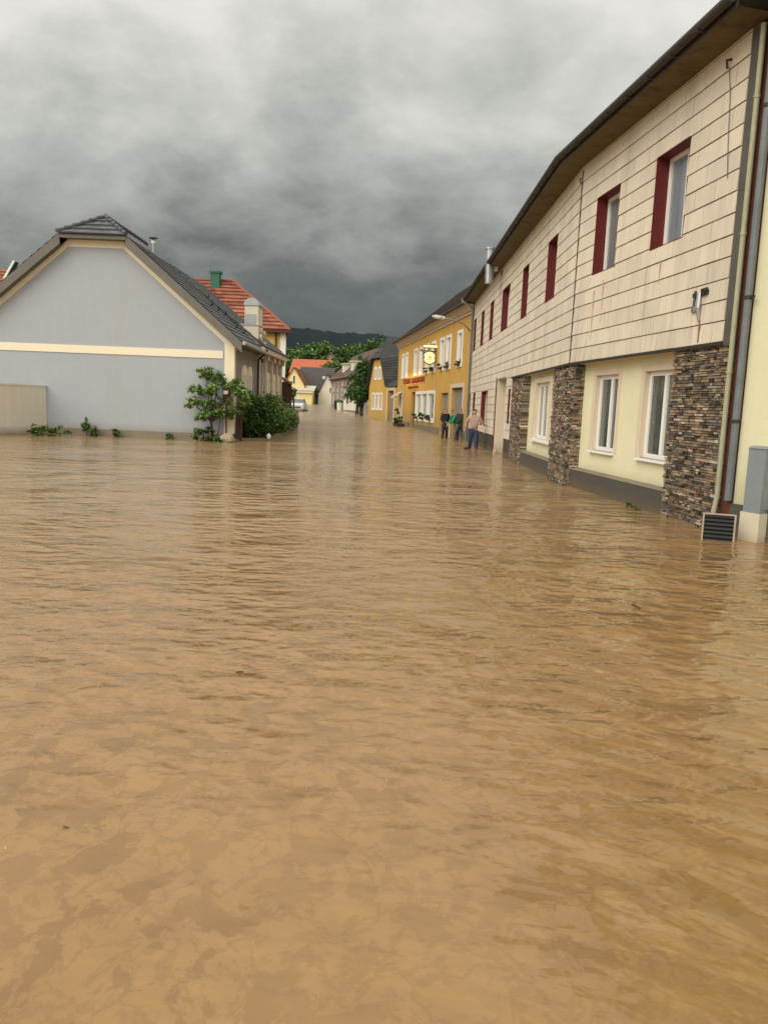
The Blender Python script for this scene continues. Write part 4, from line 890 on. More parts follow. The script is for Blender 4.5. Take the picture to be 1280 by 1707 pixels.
bush('loose pale bush between the small tree and the house windows', [(-6.0, 31.9, 1.5, .3, .45, .42), (-5.75, 32.6, 1.75, .3, .4, .3), (-6.1, 31.7, 1.0, .35, .4, .4)], 620, [M_LEAFL, M_LEAF, M_LEAFL])
bush('climbing greenery beside the wooden porch', [(-6.25, 47.8, 2.0, .35, .5, 1.1)], 500, [M_LEAFL, M_LEAF], .13)
def rock(name, c, r, mt, rnd):
    m = MB(); m.ell(c, r, mt, 14, 9, .10, rnd); return m.build(name, None, False)
bc = at(379, 727, 29.9); tagp(rock('boulder', (bc.x, bc.y, .10), (.30, .26, .24), M_BOULD, R), 'rounded sandstone boulder at the foot of the dark gate posts', 'boulder')
kb = MB(); k1 = frame((-6.3, 31.35), (-4.86, 32.75), -1); kb.box(k1, 0, 2.0, -.22, 0, -.5, .09, M_GREYP)
k2 = frame((-4.86, 32.75), (-6.0, 52), -1); kb.box(k2, 0, 19, -.22, 0, -.5, .10, M_GREYP); tagp(kb.build('garden_kerb'), 'low concrete kerb edging the corner garden', 'kerb')
tagp(rock('white_stone', (-4.98, 32.55, .16), (.09, .08, .13), M_WHITE, R), 'small white stone marker on the kerb corner', 'stone')
fe = thing('garden_fence', 'dark brown slatted gate between posts behind the boulder', 'fence', (-6.2, 30.9, 0))
for x in (-6.38, -5.86):
    m = MB(); m.tube([V(x, 30.98, -.3), V(x, 30.98, 1.25)], .05, M_WOOD, 6); m.build('post', fe)
for k in range(4):
    m = MB(); x = -6.30 + k * .115; m.hexa([V(a, b, c) for c in (.1, 1.05) for a, b in ((x, 31.0), (x + .085, 31.0), (x + .085, 31.02), (x, 31.02))], M_WOOD); m.build('slat', fe)
ff = thing('picket_fence', 'short row of dark fence posts beside the road past the lantern', 'fence', (-5.95, 47.5, 0))
for y in (46.2, 47.6, 49.0):
    m = MB(); m.tube([V(-5.72, y, -.2), V(-5.72, y, 1.05)], .06, M_WOOD, 6); m.build('post', ff)
for z in (.35, .75):
    m = MB(); m.hexa([V(-5.76, 46.2, z), V(-5.72, 46.2, z), V(-5.72, 49, z), V(-5.76, 49, z), V(-5.76, 46.2, z + .14), V(-5.72, 46.2, z + .14), V(-5.72, 49, z + .14), V(-5.76, 49, z + .14)], M_WOOD); m.build('rail', ff)
bx = thing('letter_box', 'small brown wooden house-shaped box on a post before the cream corner', 'box', (-6.3, 30.2, 1.2))
b0 = at(378, 652, 30.3); m = MB(); m.tube([V(b0.x, b0.y, .2), V(b0.x, b0.y, b0.z - .25)], .035, M_WOOD, 6); m.build('post', bx)
m = MB(); m.hexa([b0 + V(a, b, c) for c in (-.25, .08) for a, b in ((-.13, -.1), (.13, -.1), (.13, .1), (-.13, .1))], M_WOOD); m.hexa([b0 + V(-.19, -.15, .081), b0 + V(.19, -.15, .081), b0 + V(.19, .15, .081), b0 + V(-.19, .15, .081), b0 + V(-.16, -.02, .15), b0 + V(.16, -.02, .15), b0 + V(.16, .02, .15), b0 + V(-.16, .02, .15)], M_SLATE); m.build('box', bx)
m = MB(); m.hexa([b0 + V(a, b, c) for c in (-.12, .02) for a, b in ((-.09, -.112), (.09, -.112), (.09, -.101), (-.09, -.101))], M_BAND); m.build('front_panel', bx)
# garden lantern
LY = 48.5; lb = at(490, 690, LY); ltp = at(490, 648, LY)
ln = thing('garden_lantern', 'black post lantern beside the parked silver car', 'lantern', (lb.x, LY, 0))
m = MB(); m.tube([V(lb.x, LY, -.2), V(ltp.x, LY, ltp.z - .35)], .05, M_BBOOT, 8); m.build('post', ln)
m = MB(); m.tube([V(ltp.x, LY, ltp.z - .42), V(ltp.x, LY, ltp.z - .1)], [.13, .20], M_GLASS, 6); m.build('glass', ln)
m = MB(); m.tube([V(ltp.x, LY, ltp.z - .10), V(ltp.x, LY, ltp.z + .06)], [.29, .05], M_BBOOT, 6); m.tube([V(ltp.x, LY, ltp.z - .46), V(ltp.x, LY, ltp.z - .42)], .15, M_BBOOT, 6); m.build('cap', ln)

# ------------------------------------------------------------------ beyond the inn: second yellow house
Gf = frame((0.73, 67.75), (-2.0, 76.2), 1)
y2 = thing('yellow_gable_house', 'smaller ochre house with steep dark slate roof and white framed gateway beyond the inn', 'house', (1, 72, .3))
GL = 8.6; g0_ = .25; gs0 = 3.3; gm_ = 6.0        # gateway 0-3.3, gabled house 3.3-8.6
m = MB(); wall(m, Gf, gs0 - .35, GL, 0, 3.3, 0, [(4.3, 4.9, 1.35, 2.65), (5.5, 6.1, 1.35, 2.65), (6.7, 7.3, 1.35, 2.65)], M_OCHRE, .12)
m.poly([Gf(gs0 - .35, 0, 3.3), Gf(GL, 0, 3.3), Gf(GL - 1.35, 0, 5.9), Gf(gs0 + 1.0, 0, 5.9)], M_OCHRE)
m.poly([Gf(GL, 0, 0), Gf(GL, -8, 0), Gf(GL, -8, 3.3), Gf(GL, 0, 3.3)], M_OCHRE)
wall(m, Gf, -.1, gs0 - .35, 0, 3.35, 0, [(.75, 2.55, 0, 3.0)], M_OCHRE, .3); m.build('wall', y2)
m = MB(); a, b = Gf(gs0 - .8, .35, 3.35), Gf(gs0 - .8, -9, 3.35); r1_, r2_ = Gf(gm_, -.9, 8.1), Gf(gm_, -9, 8.1); c_ = Gf(gs0 + .95, .38, 6.0)
roof_plane(m, a, b, r2_, c_.lerp(r1_, 0) if False else c_, 12, M_HSLATE, R, .03, 10); m.poly([c_, r2_, r1_], M_HSLATE, .5)
d_, e_ = Gf(GL + .2, .35, 3.2), Gf(GL + .2, -9, 3.2); c2 = Gf(GL - 1.3, .38, 6.0); roof_plane(m, e_, d_, c2, r2_, 12, M_HSLATE, R, .03, 6); m.poly([c2, r1_, r2_], M_HSLATE, .5)
roof_plane(m, c2, c_, r1_, r1_, 4, M_HSLATE, R, .03, 1)
m.hexa([Gf(-.1, .2, 3.36), Gf(2.7, .2, 3.36), Gf(2.7, -.6, 3.36), Gf(-.1, -.6, 3.36), Gf(-.1, .0, 3.6), Gf(2.7, .0, 3.6), Gf(2.7, -.6, 3.9), Gf(-.1, -.6, 3.9)], M_HSLATE)
m.build('roof', y2)
for a in (4.3, 5.5, 6.7):
    o = (a, a + .6, 1.35, 2.65); surround(y2, Gf, o, .16); window(y2, Gf, *o, -.10, M_GLASS, fw=.07)
for a in (5.0, 6.3):
    o = (a, a + .5, 4.15, 5.1); surround(y2, Gf, o, .14); window(y2, Gf, *o, .03, M_CURT, mull=(), fw=.06)
for a, b, c, d in ((.45, .75, 0, 3.25), (2.55, 2.85, 0, 3.25), (.75, 2.55, 3.0, 3.25)):
    m = MB(); m.box(Gf, a, b, -.02, .06, c, d, M_CORN); m.build('gate_surround', y2)
m = MB(); m.box(Gf, .75, 2.55, -.35, -.30, .1, 3.0, M_GATE); m.build('gate', y2)

# ------------------------------------------------------------------ trees
def tree(lab, x, y, h, w, mts=None, n=900, leaf=.5, group='trees behind the village', name='tree', tall=.0, seed=0):
    rr = random.Random(seed or int(x * 13 + y * 7)); z0 = zr(y); t = thing(name, lab, 'tree', (x, y, z0), group)
    m = MB(); m.tube([V(x, y, z0 - .5), V(x + rr.uniform(-.2, .2), y, z0 + h * .3), V(x + rr.uniform(-.4, .4), y, z0 + h * .7)], [w * .07, w * .05, w * .02], M_BARK, 7)
    for k in range(5): a = rr.uniform(0, 6.3); m.tube([V(x, y, z0 + h * .3), V(x + math.cos(a) * w * .3, y + math.sin(a) * w * .3, z0 + h * rr.uniform(.5, .8))], [w * .035, w * .01], M_BARK, 5)
    m.build('trunk', t)
    bl = []
    for k in range(9):
        a = rr.uniform(0, 6.3); q = rr.uniform(0, 1); rad = w * .5 * (1 - q * .55) * (1 - tall * q); bl.append((x + math.cos(a) * rad * .55, y + math.sin(a) * rad * .55, z0 + h * (.32 + .52 * q), w * rr.uniform(.20, .30), w * rr.uniform(.20, .30), h * rr.uniform(.13, .19)))
    bl.append((x, y, z0 + h * .82, w * .24, w * .24, h * .17))
    m = MB(); leaves(m, bl, n, leaf, mts or [M_LEAFX, M_LEAF, M_LEAFD], rr, .35, asp=1.4); m.build('crown', t); return t
K = ['broad', 'tall', 'narrow', 'low', 'round', 'dense']
spots = [  # photo column, crown top row, distance, width
 (484, 575, 190, 14, 'round tree directly right of the white house corner'), (505, 570, 240, 17, 'broad tree rising left behind the orange roof'), (528, 566, 230, 15, 'tall tree behind the middle of the orange roof'),
 (548, 568, 200, 13, 'dark tree right behind the end of the orange roof'), (566, 574, 185, 12, 'bright green tree over the grey house roof'), (585, 572, 210, 15, 'round bright tree above the brown roof ridge'),
 (603, 568, 190, 12, 'tree left of the slate roof among the bright ones'), (622, 562, 170, 12, 'tall light tree touching the slate roof top'), (640, 556, 175, 12, 'tallest tree showing just above the slate roof'),
 (556, 600, 140, 8, 'dark tree standing between the orange roof and grey house'), (545, 590, 150, 8, 'small dark tree above the white gable'), (475, 592, 160, 9, 'tree half hidden by the white house corner'), (520, 640, 128, 3.2, 'small dark garden tree before the black roofed house'), (533, 648, 127, 3.0, 'rounded dark shrub tree beside the white gable end')]
for i, (px, py, Y, w, lab) in enumerate(spots):
    p_ = at(px, py, Y); tree(lab, p_.x, Y, p_.z - zr(Y), w, [M_LEAFX, M_LEAFD, M_LEAF] if i % 3 else [M_LEAFX, M_LEAFX, M_LEAFL], 3200 if w > 6 else 1200, .024 * w + .12, tall=.2)
# dark ivy-like trees between the far cream house and the second yellow house
for px, py, Y, w, lab, tl in ((606, 590, 80, 3.2, 'tall dark narrow tree against the yellow gable house', .2), (597, 606, 84, 3.0, 'dark leaning tree overgrowing the cream cottage', .2), (603, 640, 79, 2.6, 'dark bushy tree at the roadside below the taller ones', .1)):
    p_ = at(px, py, Y); tree(lab, p_.x, Y, p_.z - zr(Y), w, [M_LEAFD, M_LEAFD, M_LEAF], 3600, .16, 'dark roadside trees', tall=tl)

# ------------------------------------------------------------------ far houses
def simple_house(lab, x0, x1, Y, D, zw, zrf, wm_, rm, ridge_x=True, name='far_house', over=.4, ang=0.0):
    """ridge_x: ridge parallel to the x axis (roof slope faces the camera); otherwise the gable faces it"""
    z0 = zr(Y) - .4; t = thing(name, lab, 'house', ((x0 + x1) / 2, Y, zr(Y)))
    f0 = frame((x0, Y), (x0 + (x1 - x0) * math.cos(ang), Y + (x1 - x0) * math.sin(ang)), -1); L_ = x1 - x0
    m = MB()
    if ridge_x:
        m.box(f0, 0, L_, -D, 0, z0, zw, wm_); m.poly([f0(0, 0, zw), f0(0, -D / 2, zrf), f0(0, -D, zw)], wm_); m.poly([f0(L_, 0, zw), f0(L_, -D / 2, zrf), f0(L_, -D, zw)], wm_); m.build('wall', t)
        m = MB(); sl = (zrf - zw) / (D / 2); roof_plane(m, f0(-over, over, zw - over * sl), f0(L_ + over, over, zw - over * sl), f0(L_ + over, -D / 2, zrf), f0(-over, -D / 2, zrf), 12, rm, R, .04, 8)
        m.poly([f0(-over, -D / 2, zrf), f0(L_ + over, -D / 2, zrf), f0(L_ + over, -D - over, zw), f0(-over, -D - over, zw)], rm); m.build('roof', t)
    else:
        m.box(f0, 0, L_, -D, 0, z0, zw, wm_); m.poly([f0(0, 0, zw), f0(L_, 0, zw), f0(L_ / 2, 0, zrf)], wm_); m.build('wall', t)
        m = MB(); sl = (zrf - zw) / (L_ / 2)
        for a, b in ((-over, L_ / 2), (L_ + over, L_ / 2)):
            roof_plane(m, f0(a, over * .6, zw - over * sl), f0(a, -D, zw - over * sl), f0(b, -D, zrf + .05), f0(b, over * .6, zrf + .05), 8, rm, R, .03, 6)
        m.build('roof', t)
    return t, f0
def far_win(t, f0, s0, s1, z0, z1, g=None, n=0.0, name='window'):
    m = MB(); m.box(f0, s0, s1, n + .01, n + .05, z0, z1, M_WHITE); w = m.build(name, t); q = MB(); q.box(f0, s0 + .08, s1 - .08, n + .051, n + .06, z0 + .08, z1 - .08, g or M_GLASS); q.build('pane', w)
yg, f = simple_house('pale yellow gabled house with red roof at the far end of the street', -16.6, -13.2, 122, 9, 4.3, 7.0, M_FARY, M_REDROOF, False)
far_win(yg, f, 1.5, 1.95, 4.4, 5.8); far_win(yg, f, 1.9, 2.9, 1.9, 2.9)
ga, f = simple_house('low yellow outbuilding with white eaves band beside the yellow gabled house', -14.4, -11.9, 121, 5, 3.6, 4.3, M_FARY, M_FARW, True)
m = MB(); m.box(f, -.2, 2.7, .02, .3, 3.1, 3.9, M_FARW); m.build('eaves_band', ga)
dh, f = simple_house('house with big black roof below the orange one', -14.6, -9.6, 128, 8, 3.9, 7.6, M_FARW, M_DROOF, True)
sk = MB(); a_ = (6.2 - 3.9) / 3.7 * 4; P = [f(3.5, -1.3, 6.00 - .55), f(4.1, -1.3, 5.45), f(4.1, -1.8, 5.9), f(3.5, -1.8, 5.9)]; sk.prism([p_ + V(0, -.1, .12) for p_ in P], (0, 0, .05), M_ZINC); sk.build('skylight', dh)
oh, f = simple_house('barn with large plain orange tiled roof above the black roof', -17.6, -11.1, 140, 12, 7.0, 9.6, M_FARG, M_ORROOF, True)
wh, f = simple_house('white gabled house wall at the right of the black roof', -11.2, -8.4, 124, 9, 3.2, 6.3, M_FARW, M_DROOF, False)
far_win(wh, f, 1.7, 2.1, 3.2, 4.2); far_win(wh, f, 2.0, 2.5, 1.8, 2.8)
# brown roof up the slope
bh, f = simple_house('house with dark brown roof on the slope between the trees', -16.5, -9.2, 168, 9, 8.6, 12.6, M_FARG, M_BROOF, False, over=.8)
# grey street front and cream cottage on the right
gA_, gB_ = at(590, 684, 90), at(553, 678, 112); f = frame((gA_.x + .5, 90), (gB_.x - .1, 112), 1)
gh = thing('grey_row_house', 'long weathered grey house with brown roof and small dormers down the street', 'house', (f(9, 0, 0).x, 99, .9))
Lg = 22.5; m = MB(); m.box(f, 0, Lg, -7, 0, .2, 5.3, M_FARG); m.poly([f(0, 0, 5.3), f(0, -7, 5.3), f(0, -3.5, 8.6)], M_FARG); m.poly([f(Lg, 0, 5.3), f(Lg, -7, 5.3), f(Lg, -3.5, 8.6)], M_FARG); m.build('wall', gh)
m = MB(); roof_plane(m, f(-.4, .5, 4.95), f(Lg + .4, .5, 4.95), f(Lg + .4, -3.5, 8.7), f(-.4, -3.5, 8.7), 12, M_BROOF, R, .05, 14); m.poly([f(-.4, -3.5, 8.7), f(Lg + .4, -3.5, 8.7), f(Lg + .4, -7.4, 5), f(-.4, -7.4, 5)], M_BROOF); m.build('roof', gh)
for s in (7, 14): 
    m = MB(); m.box(f, s, s + 1.6, -2.2, -.4, 5.6, 6.9, M_FARW); m.box(f, s - .2, s + 1.8, -2.4, -.2, 6.9, 7.0, M_FARW); m.build('dormer', gh)
for s in (4, 8, 12, 16, 20): far_win(gh, f, s, s + .9, 3.3, 4.6); far_win(gh, f, s, s + .9, 1.6, 2.9)
cA, cB = at(601, 690, 86.5), at(572, 683, 93); fc = frame((cA.x, 86.5), (cB.x, 93), 1); Lc = ((cA.x - cB.x) ** 2 + 6.5 ** 2) ** .5
cc_ = thing('cream_cottage', 'cream cottage with two tall windows and overgrown stepped side wall', 'house', (fc(3, 0, 0).x, 90, .7))
m = MB(); m.box(fc, .4, Lc, -3.6, 0, .2, 3.7, M_FARW); m.hexa([fc(-.8, 0, .2), fc(.4, 0, .2), fc(.4, -2, .2), fc(-.8, -2, .2), fc(-.8, 0, 1.7), fc(.4, 0, 3.0), fc(.4, -2, 3.0), fc(-.8, -2, 1.7)], M_FARW); m.build('wall', cc_)
m = MB(); roof_plane(m, fc(.2, .35, 3.62), fc(Lc + .2, .35, 3.62), fc(Lc + .2, -3.6, 5.1), fc(.2, -3.6, 5.1), 6, M_BROOF, R, .04, 6); m.build('roof', cc_)
for s in (1.6, 4.6): far_win(cc_, fc, s, s + 1.0, 1.6, 3.0)
m = MB(); m.box(fc, -.8, Lc, -.05, .06, .2, .95, M_GREYP); m.build('plinth', cc_)
for k, (x, y) in enumerate(((562, 682), (567, 684))):
    p_ = at(x, y - 4, 98 - k * 4); m = MB(); m.tube([V(p_.x, p_.y, zr(p_.y) - .2), V(p_.x, p_.y, zr(p_.y) + .9)], [.35, .42], M_FARW if k else M_DARK, 10)
    m.ell((p_.x, p_.y, zr(p_.y) + 1.0), (.4, .4, .25), M_LEAFD, 10, 6); tagp(m.build('rubbish_bin' if not k else 'flower_pot'), ('dark round bin standing before the grey house', 'pale round flower pot standing before the cream cottage')[k], ('bin', 'flower pot')[k])

# ------------------------------------------------------------------ silver car
CY = 85.0; cbp = at(495.5, 687, CY); cz = zr(CY) - .02; cx0 = cbp.x - .15
car = thing('parked_car', 'silver car parked beyond the black lantern, half hidden by the hedge', 'car', (cx0, CY, cz))
def cs(y, hw, zb, zt, n=8):
    return [V(cx0 - hw, y, cz + zb), V(cx0 - hw * 1.02, y, cz + zb + (zt - zb) * .5), V(cx0 - hw * .9, y, cz + zt), V(cx0 + hw * .9, y, cz + zt), V(cx0 + hw * 1.02, y, cz + zb + (zt - zb) * .5), V(cx0 + hw, y, cz + zb)]
def loft(m, secs, mt):
    for A_s, B_s in zip(secs, secs[1:]):
        n = len(A_s)
        for i in range(n): m.poly([A_s[i], A_s[(i + 1) % n], B_s[(i + 1) % n], B_s[i]], mt)
    m.poly(secs[0][::-1], mt); m.poly(secs[-1], mt)
m = MB(); loft(m, [cs(CY, .80, .35, .75), cs(CY + .15, .86, .25, .86), cs(CY + .9, .88, .22, .98), cs(CY + 3.3, .88, .22, .98), cs(CY + 4.1, .84, .26, .92), cs(CY + 4.25, .8, .35, .8)], M_SILV)
loft(m, [cs(CY + 1.5, .62, 1.36, 1.40), cs(CY + 1.7, .66, 1.34, 1.45), cs(CY + 3.0, .66, 1.34, 1.46), cs(CY + 3.4, .62, 1.34, 1.42)], M_SILV); m.build('body', car)
m = MB(); loft(m, [[V(cx0 + a * .76, CY + .85, cz + .95) for a in (-1, 1)] + [V(cx0 + .76, CY + .86, cz + .96), V(cx0 - .76, CY + .86, cz + .96)], [V(cx0 - .64, CY + 1.55, cz + .95), V(cx0 + .64, CY + 1.55, cz + .95), V(cx0 + .6, CY + 1.55, cz + 1.38), V(cx0 - .6, CY + 1.55, cz + 1.38)], [V(cx0 - .76, CY + 3.2, cz + .95), V(cx0 + .76, CY + 3.2, cz + .95), V(cx0 + .64, CY + 3.2, cz + 1.38), V(cx0 - .64, CY + 3.2, cz + 1.38)]], M_GLASS); m.build('windows', car)
for sx in (-1, 1):
    m = MB(); m.box(frame((cx0 + sx * .6 - .17, CY), (cx0 + sx * .6 + .17, CY), -1), 0, .34, .0, .03, cz + .60, cz + .74, M_FARW); m.build('headlight', car)
    for yy in (.8, 3.4):
        m = MB(); m.tube([V(cx0 + sx * .72, CY + yy, cz + .3), V(cx0 + sx * .9, CY + yy, cz + .3)], .31, M_RUBBER, 14); w = m.build('wheel', car); q = MB(); q.tube([V(cx0 + sx * .9, CY + yy, cz + .3), V(cx0 + sx * .915, CY + yy, cz + .3)], .19, M_ZINC, 10); q.build('rim', w)
m = MB(); m.box(frame((cx0 - .5, CY), (cx0 + .5, CY), -1), 0, 1, -.02, .02, cz + .42, cz + .56, M_DARK); m.build('grille', car)

# ------------------------------------------------------------------ people
def skin_mesh(name, J, E_, mt, parent, lvl=2, smooth=True):
    """J: {joint: (pos, radius)}, E_: edges; first joint is the root; returns a baked, smooth mesh"""
    keys = list(J); me = bpy.data.meshes.new(name); off = root_loc(parent)
    me.from_pydata([tuple(Vector(J[k][0])) for k in keys], [(keys.index(a), keys.index(b)) for a, b in E_], [])
    ob = bpy.data.objects.new(name, me); COL.objects.link(ob)
    md = ob.modifiers.new('s', 'SKIN'); sl = me.skin_vertices[0].data if me.skin_vertices else None
    if sl is None:
        me.attributes; bpy.context.view_layer.objects.active = ob
    for i, k in enumerate(keys):
        r = J[k][1]; r = r if isinstance(r, tuple) else (r, r); me.skin_vertices[0].data[i].radius = r
    me.skin_vertices[0].data[0].use_root = True
    ss = ob.modifiers.new('u', 'SUBSURF'); ss.levels = lvl; ss.render_levels = lvl
    bpy.context.view_layer.update(); dg = bpy.context.evaluated_depsgraph_get()
    m2 = bpy.data.meshes.new_from_object(ob.evaluated_get(dg)); bpy.data.objects.remove(ob)
    m2.materials.clear(); m2.materials.append(mt)
    for v in m2.vertices: v.co -= off
    m2.polygons.foreach_set('use_smooth', [True] * len(m2.polygons))
    o2 = bpy.data.objects.new(name, m2); COL.objects.link(o2)
    if parent: o2.parent = parent
    return o2

def person(lab, pos, face, H, pose, top, bottom, shoes, skin=M_SKIN, hair=M_HAIR, bulk=1.0, sleeve=1.0, hairlen=.0, hood=False):
    """pose: joint offsets in body space (x right, y forward, z up) for a 1.75 m figure"""
    root = thing('person', lab, 'person', tuple(pos)); k = H / 1.75; c, s = math.cos(face), math.sin(face)
    base = {'pelvis': (0, 0, .95), 'waist': (0, 0, 1.08), 'chest': (0, .01, 1.30), 'neck0': (0, 0, 1.45), 'neck': (0, .015, 1.52), 'head0': (0, .03, 1.60), 'head1': (0, .02, 1.70),
            'shl': (-.19, 0, 1.41), 'ell': (-.26, -.02, 1.13), 'wrl': (-.28, .08, .88), 'shr': (.19, 0, 1.41), 'elr': (.26, -.02, 1.13), 'wrr': (.28, .08, .88),
            'hpl': (-.10, 0, .90), 'knl': (-.12, .02, .50), 'anl': (-.13, -.01, .09), 'hpr': (.10, 0, .90), 'knr': (.12, .02, .50), 'anr': (.13, -.01, .09)}
    base.update(pose)
    def w(q): return Vector((pos[0] + k * (q[0] * c + q[1] * s), pos[1] + k * (-q[0] * s + q[1] * c), pos[2] + k * q[2]))
    P = {n_: w(q) for n_, q in base.items()}; b = bulk
    def rr(v): return v * k
    J = {'pelvis': (P['pelvis'], (rr(.115 * b), rr(.09 * b))), 'waist': (P['waist'], (rr(.105 * b), rr(.08 * b))), 'chest': (P['chest'], (rr(.13 * b), rr(.095 * b))), 'neck0': (P['neck0'], rr(.075)), 'neck': (P['neck'], rr(.055)),
         'head0': (P['head0'], (rr(.082), rr(.095))), 'head1': (P['head1'], (rr(.088), rr(.104)))}
    E_ = [('pelvis', 'waist'), ('waist', 'chest'), ('chest', 'neck0'), ('neck0', 'neck'), ('neck', 'head0'), ('head0', 'head1')]
    for sd_ in 'lr':
        J['sh' + sd_] = (P['sh' + sd_], rr(.062)); J['el' + sd_] = (P['el' + sd_], rr(.042)); J['wr' + sd_] = (P['wr' + sd_], rr(.027))
        J['hp' + sd_] = (P['hp' + sd_], rr(.088)); J['kn' + sd_] = (P['kn' + sd_], rr(.056)); J['an' + sd_] = (P['an' + sd_], rr(.038))
        d = (P['wr' + sd_] - P['el' + sd_]).normalized(); pm = P['wr' + sd_] + d * rr(.06); J['pa' + sd_] = (pm, (rr(.034), rr(.018)))
        E_ += [('chest', 'sh' + sd_), ('sh' + sd_, 'el' + sd_), ('el' + sd_, 'wr' + sd_), ('wr' + sd_, 'pa' + sd_), ('pelvis', 'hp' + sd_), ('hp' + sd_, 'kn' + sd_), ('kn' + sd_, 'an' + sd_)]
        sx = d.cross(w((0, 1, 0)) - w((0, 0, 0))); sx = sx.normalized() if sx.length > .1 else Vector((1, 0, 0)); cu = d.cross(sx).normalized()
        for fi, (of, ln) in enumerate(((-.026, .062), (-.009, .072), (.009, .068), (.025, .052))):
            a = pm + d * rr(.035) + sx * rr(of); bb = a + d * rr(ln * .55); cc2 = bb + (d * .75 + cu * .65) * rr(ln * .5)
            for nn_, q in (('a', a), ('b', bb), ('c', cc2)): J['f%s%d%s' % (sd_, fi, nn_)] = (q, rr(.0085))
            E_ += [('pa' + sd_, 'f%s%da' % (sd_, fi)), ('f%s%da' % (sd_, fi), 'f%s%db' % (sd_, fi)), ('f%s%db' % (sd_, fi), 'f%s%dc' % (sd_, fi))]
        a = pm - d * rr(.02) + sx * rr(.038 if sd_ == 'r' else -.038); J['t%sa' % sd_] = (a, rr(.011)); J['t%sb' % sd_] = (a + (d * .8 + cu * .5) * rr(.045), rr(.009)); E_ += [('pa' + sd_, 't%sa' % sd_), ('t%sa' % sd_, 't%sb' % sd_)]
    body = skin_mesh('body', J, E_, skin, root, 1)
    # clothes follow the same joints with larger radii
    Jt = {'waist': (P['waist'].lerp(P['pelvis'], 1.15), (rr(.185 * b), rr(.15 * b)))}; Jt['mid'] = (P['waist'], (rr(.175 * b), rr(.14 * b))); Jt['chest'] = (P['chest'], (rr(.195 * b), rr(.15 * b))); Jt['neck0'] = (P['neck0'], rr(.088))
    Et = [('waist', 'mid'), ('mid', 'chest'), ('chest', 'neck0')]
    for sd_ in 'lr':
        Jt['sh' + sd_] = (P['sh' + sd_], rr(.095 * b)); Jt['el' + sd_] = (P['el' + sd_], rr(.072)); Et += [('chest', 'sh' + sd_), ('sh' + sd_, 'el' + sd_)]
        if sleeve > .9: Jt['wr' + sd_] = (P['wr' + sd_] - (P['wr' + sd_] - P['el' + sd_]) * .08, rr(.056)); Et.append(('el' + sd_, 'wr' + sd_))
    skin_mesh('jacket' if sleeve > .9 else 'shirt', Jt, Et, top, root, 2)
    Jb = {'pelvis': (P['pelvis'] + Vector((0, 0, rr(.05))), (rr(.145 * b), rr(.118 * b))), 'low': (P['pelvis'] - Vector((0, 0, rr(.03))), (rr(.15 * b), rr(.12 * b)))}; Eb = [('pelvis', 'low')]
    for sd_ in 'lr':
        Jb['hp' + sd_] = (P['hp' + sd_] - Vector((0, 0, rr(.06))), rr(.115)); Jb['kn' + sd_] = (P['kn' + sd_], rr(.086)); Jb['an' + sd_] = (P['an' + sd_] + (P['kn' + sd_] - P['an' + sd_]) * .12, rr(.072)); Eb += [('low', 'hp' + sd_), ('hp' + sd_, 'kn' + sd_), ('kn' + sd_, 'an' + sd_)]
    skin_mesh('trousers', Jb, Eb, bottom, root, 2)
    for sd_ in 'lr':
        an = P['an' + sd_]; fwd = w((0, 1, 0)) - w((0, 0, 0)); fwd = fwd.normalized(); kn = (P['kn' + sd_] - an).normalized()
        skin_mesh('boot', {'a': (an + kn * rr(.14), rr(.060)), 'b': (an - kn * rr(.02), rr(.056)), 'c': (an - kn * rr(.055) + fwd * rr(.10), (rr(.048), rr(.035))), 'd': (an - kn * rr(.065) + fwd * rr(.17), (rr(.044), rr(.026)))}, [('a', 'b'), ('b', 'c'), ('c', 'd')], shoes, root, 2)
    hd, up = P['head1'], (P['head1'] - P['head0']).normalized(); fwd = w(pose.get('look', (0, 1, 0))) - w((0, 0, 0)); fwd = (fwd - up * fwd.dot(up)).normalized(); sdv = fwd.cross(up).normalized()
    Jh = {'a': (hd - fwd * rr(.018) + up * rr(.028), (rr(.118), rr(.124))), 'b': (P['head0'] - fwd * rr(.045) + up * rr(.045), (rr(.09), rr(.07)))}; Eh = [('a', 'b')]
    if hairlen: Jh['c'] = (P['neck'] - fwd * rr(.05) - up * rr(hairlen), (rr(.07), rr(.05))); Eh.append(('b', 'c'))
    skin_mesh('hair', Jh, Eh, top if hood else hair, root, 2)
    fc_ = P['head0'].lerp(hd, .45) + fwd * rr(.088)
    m = MB(); m.tube([fc_ + up * rr(.012), fc_ + fwd * rr(.022) - up * rr(.022), fc_ - up * rr(.028)], [rr(.006), rr(.013), rr(.008)], skin, 6); m.build('nose', root, True)
    for sx in (-1, 1):
        m = MB(); e_c = fc_ + sdv * sx * rr(.030) + up * rr(.018) - fwd * rr(.008); m.ell(e_c, (rr(.010), rr(.010), rr(.006)), M_DARK, 8, 5); m.build('eye', root, True)
        m = MB(); e_c = P['head0'].lerp(hd, .4) + sdv * sx * rr(.076); m.ell(e_c, (rr(.012), rr(.02), rr(.03)), skin, 8, 6); m.build('ear', root, True)
    m = MB(); mc = fc_ - up * rr(.055) - fwd * rr(.006); m.tube([mc - sdv * rr(.022), mc + fwd * rr(.004), mc + sdv * rr(.022)], [rr(.004), rr(.006), rr(.004)], M_BOOT, 6); m.build('mouth', root, True)
    return root, w, P
PI = math.pi
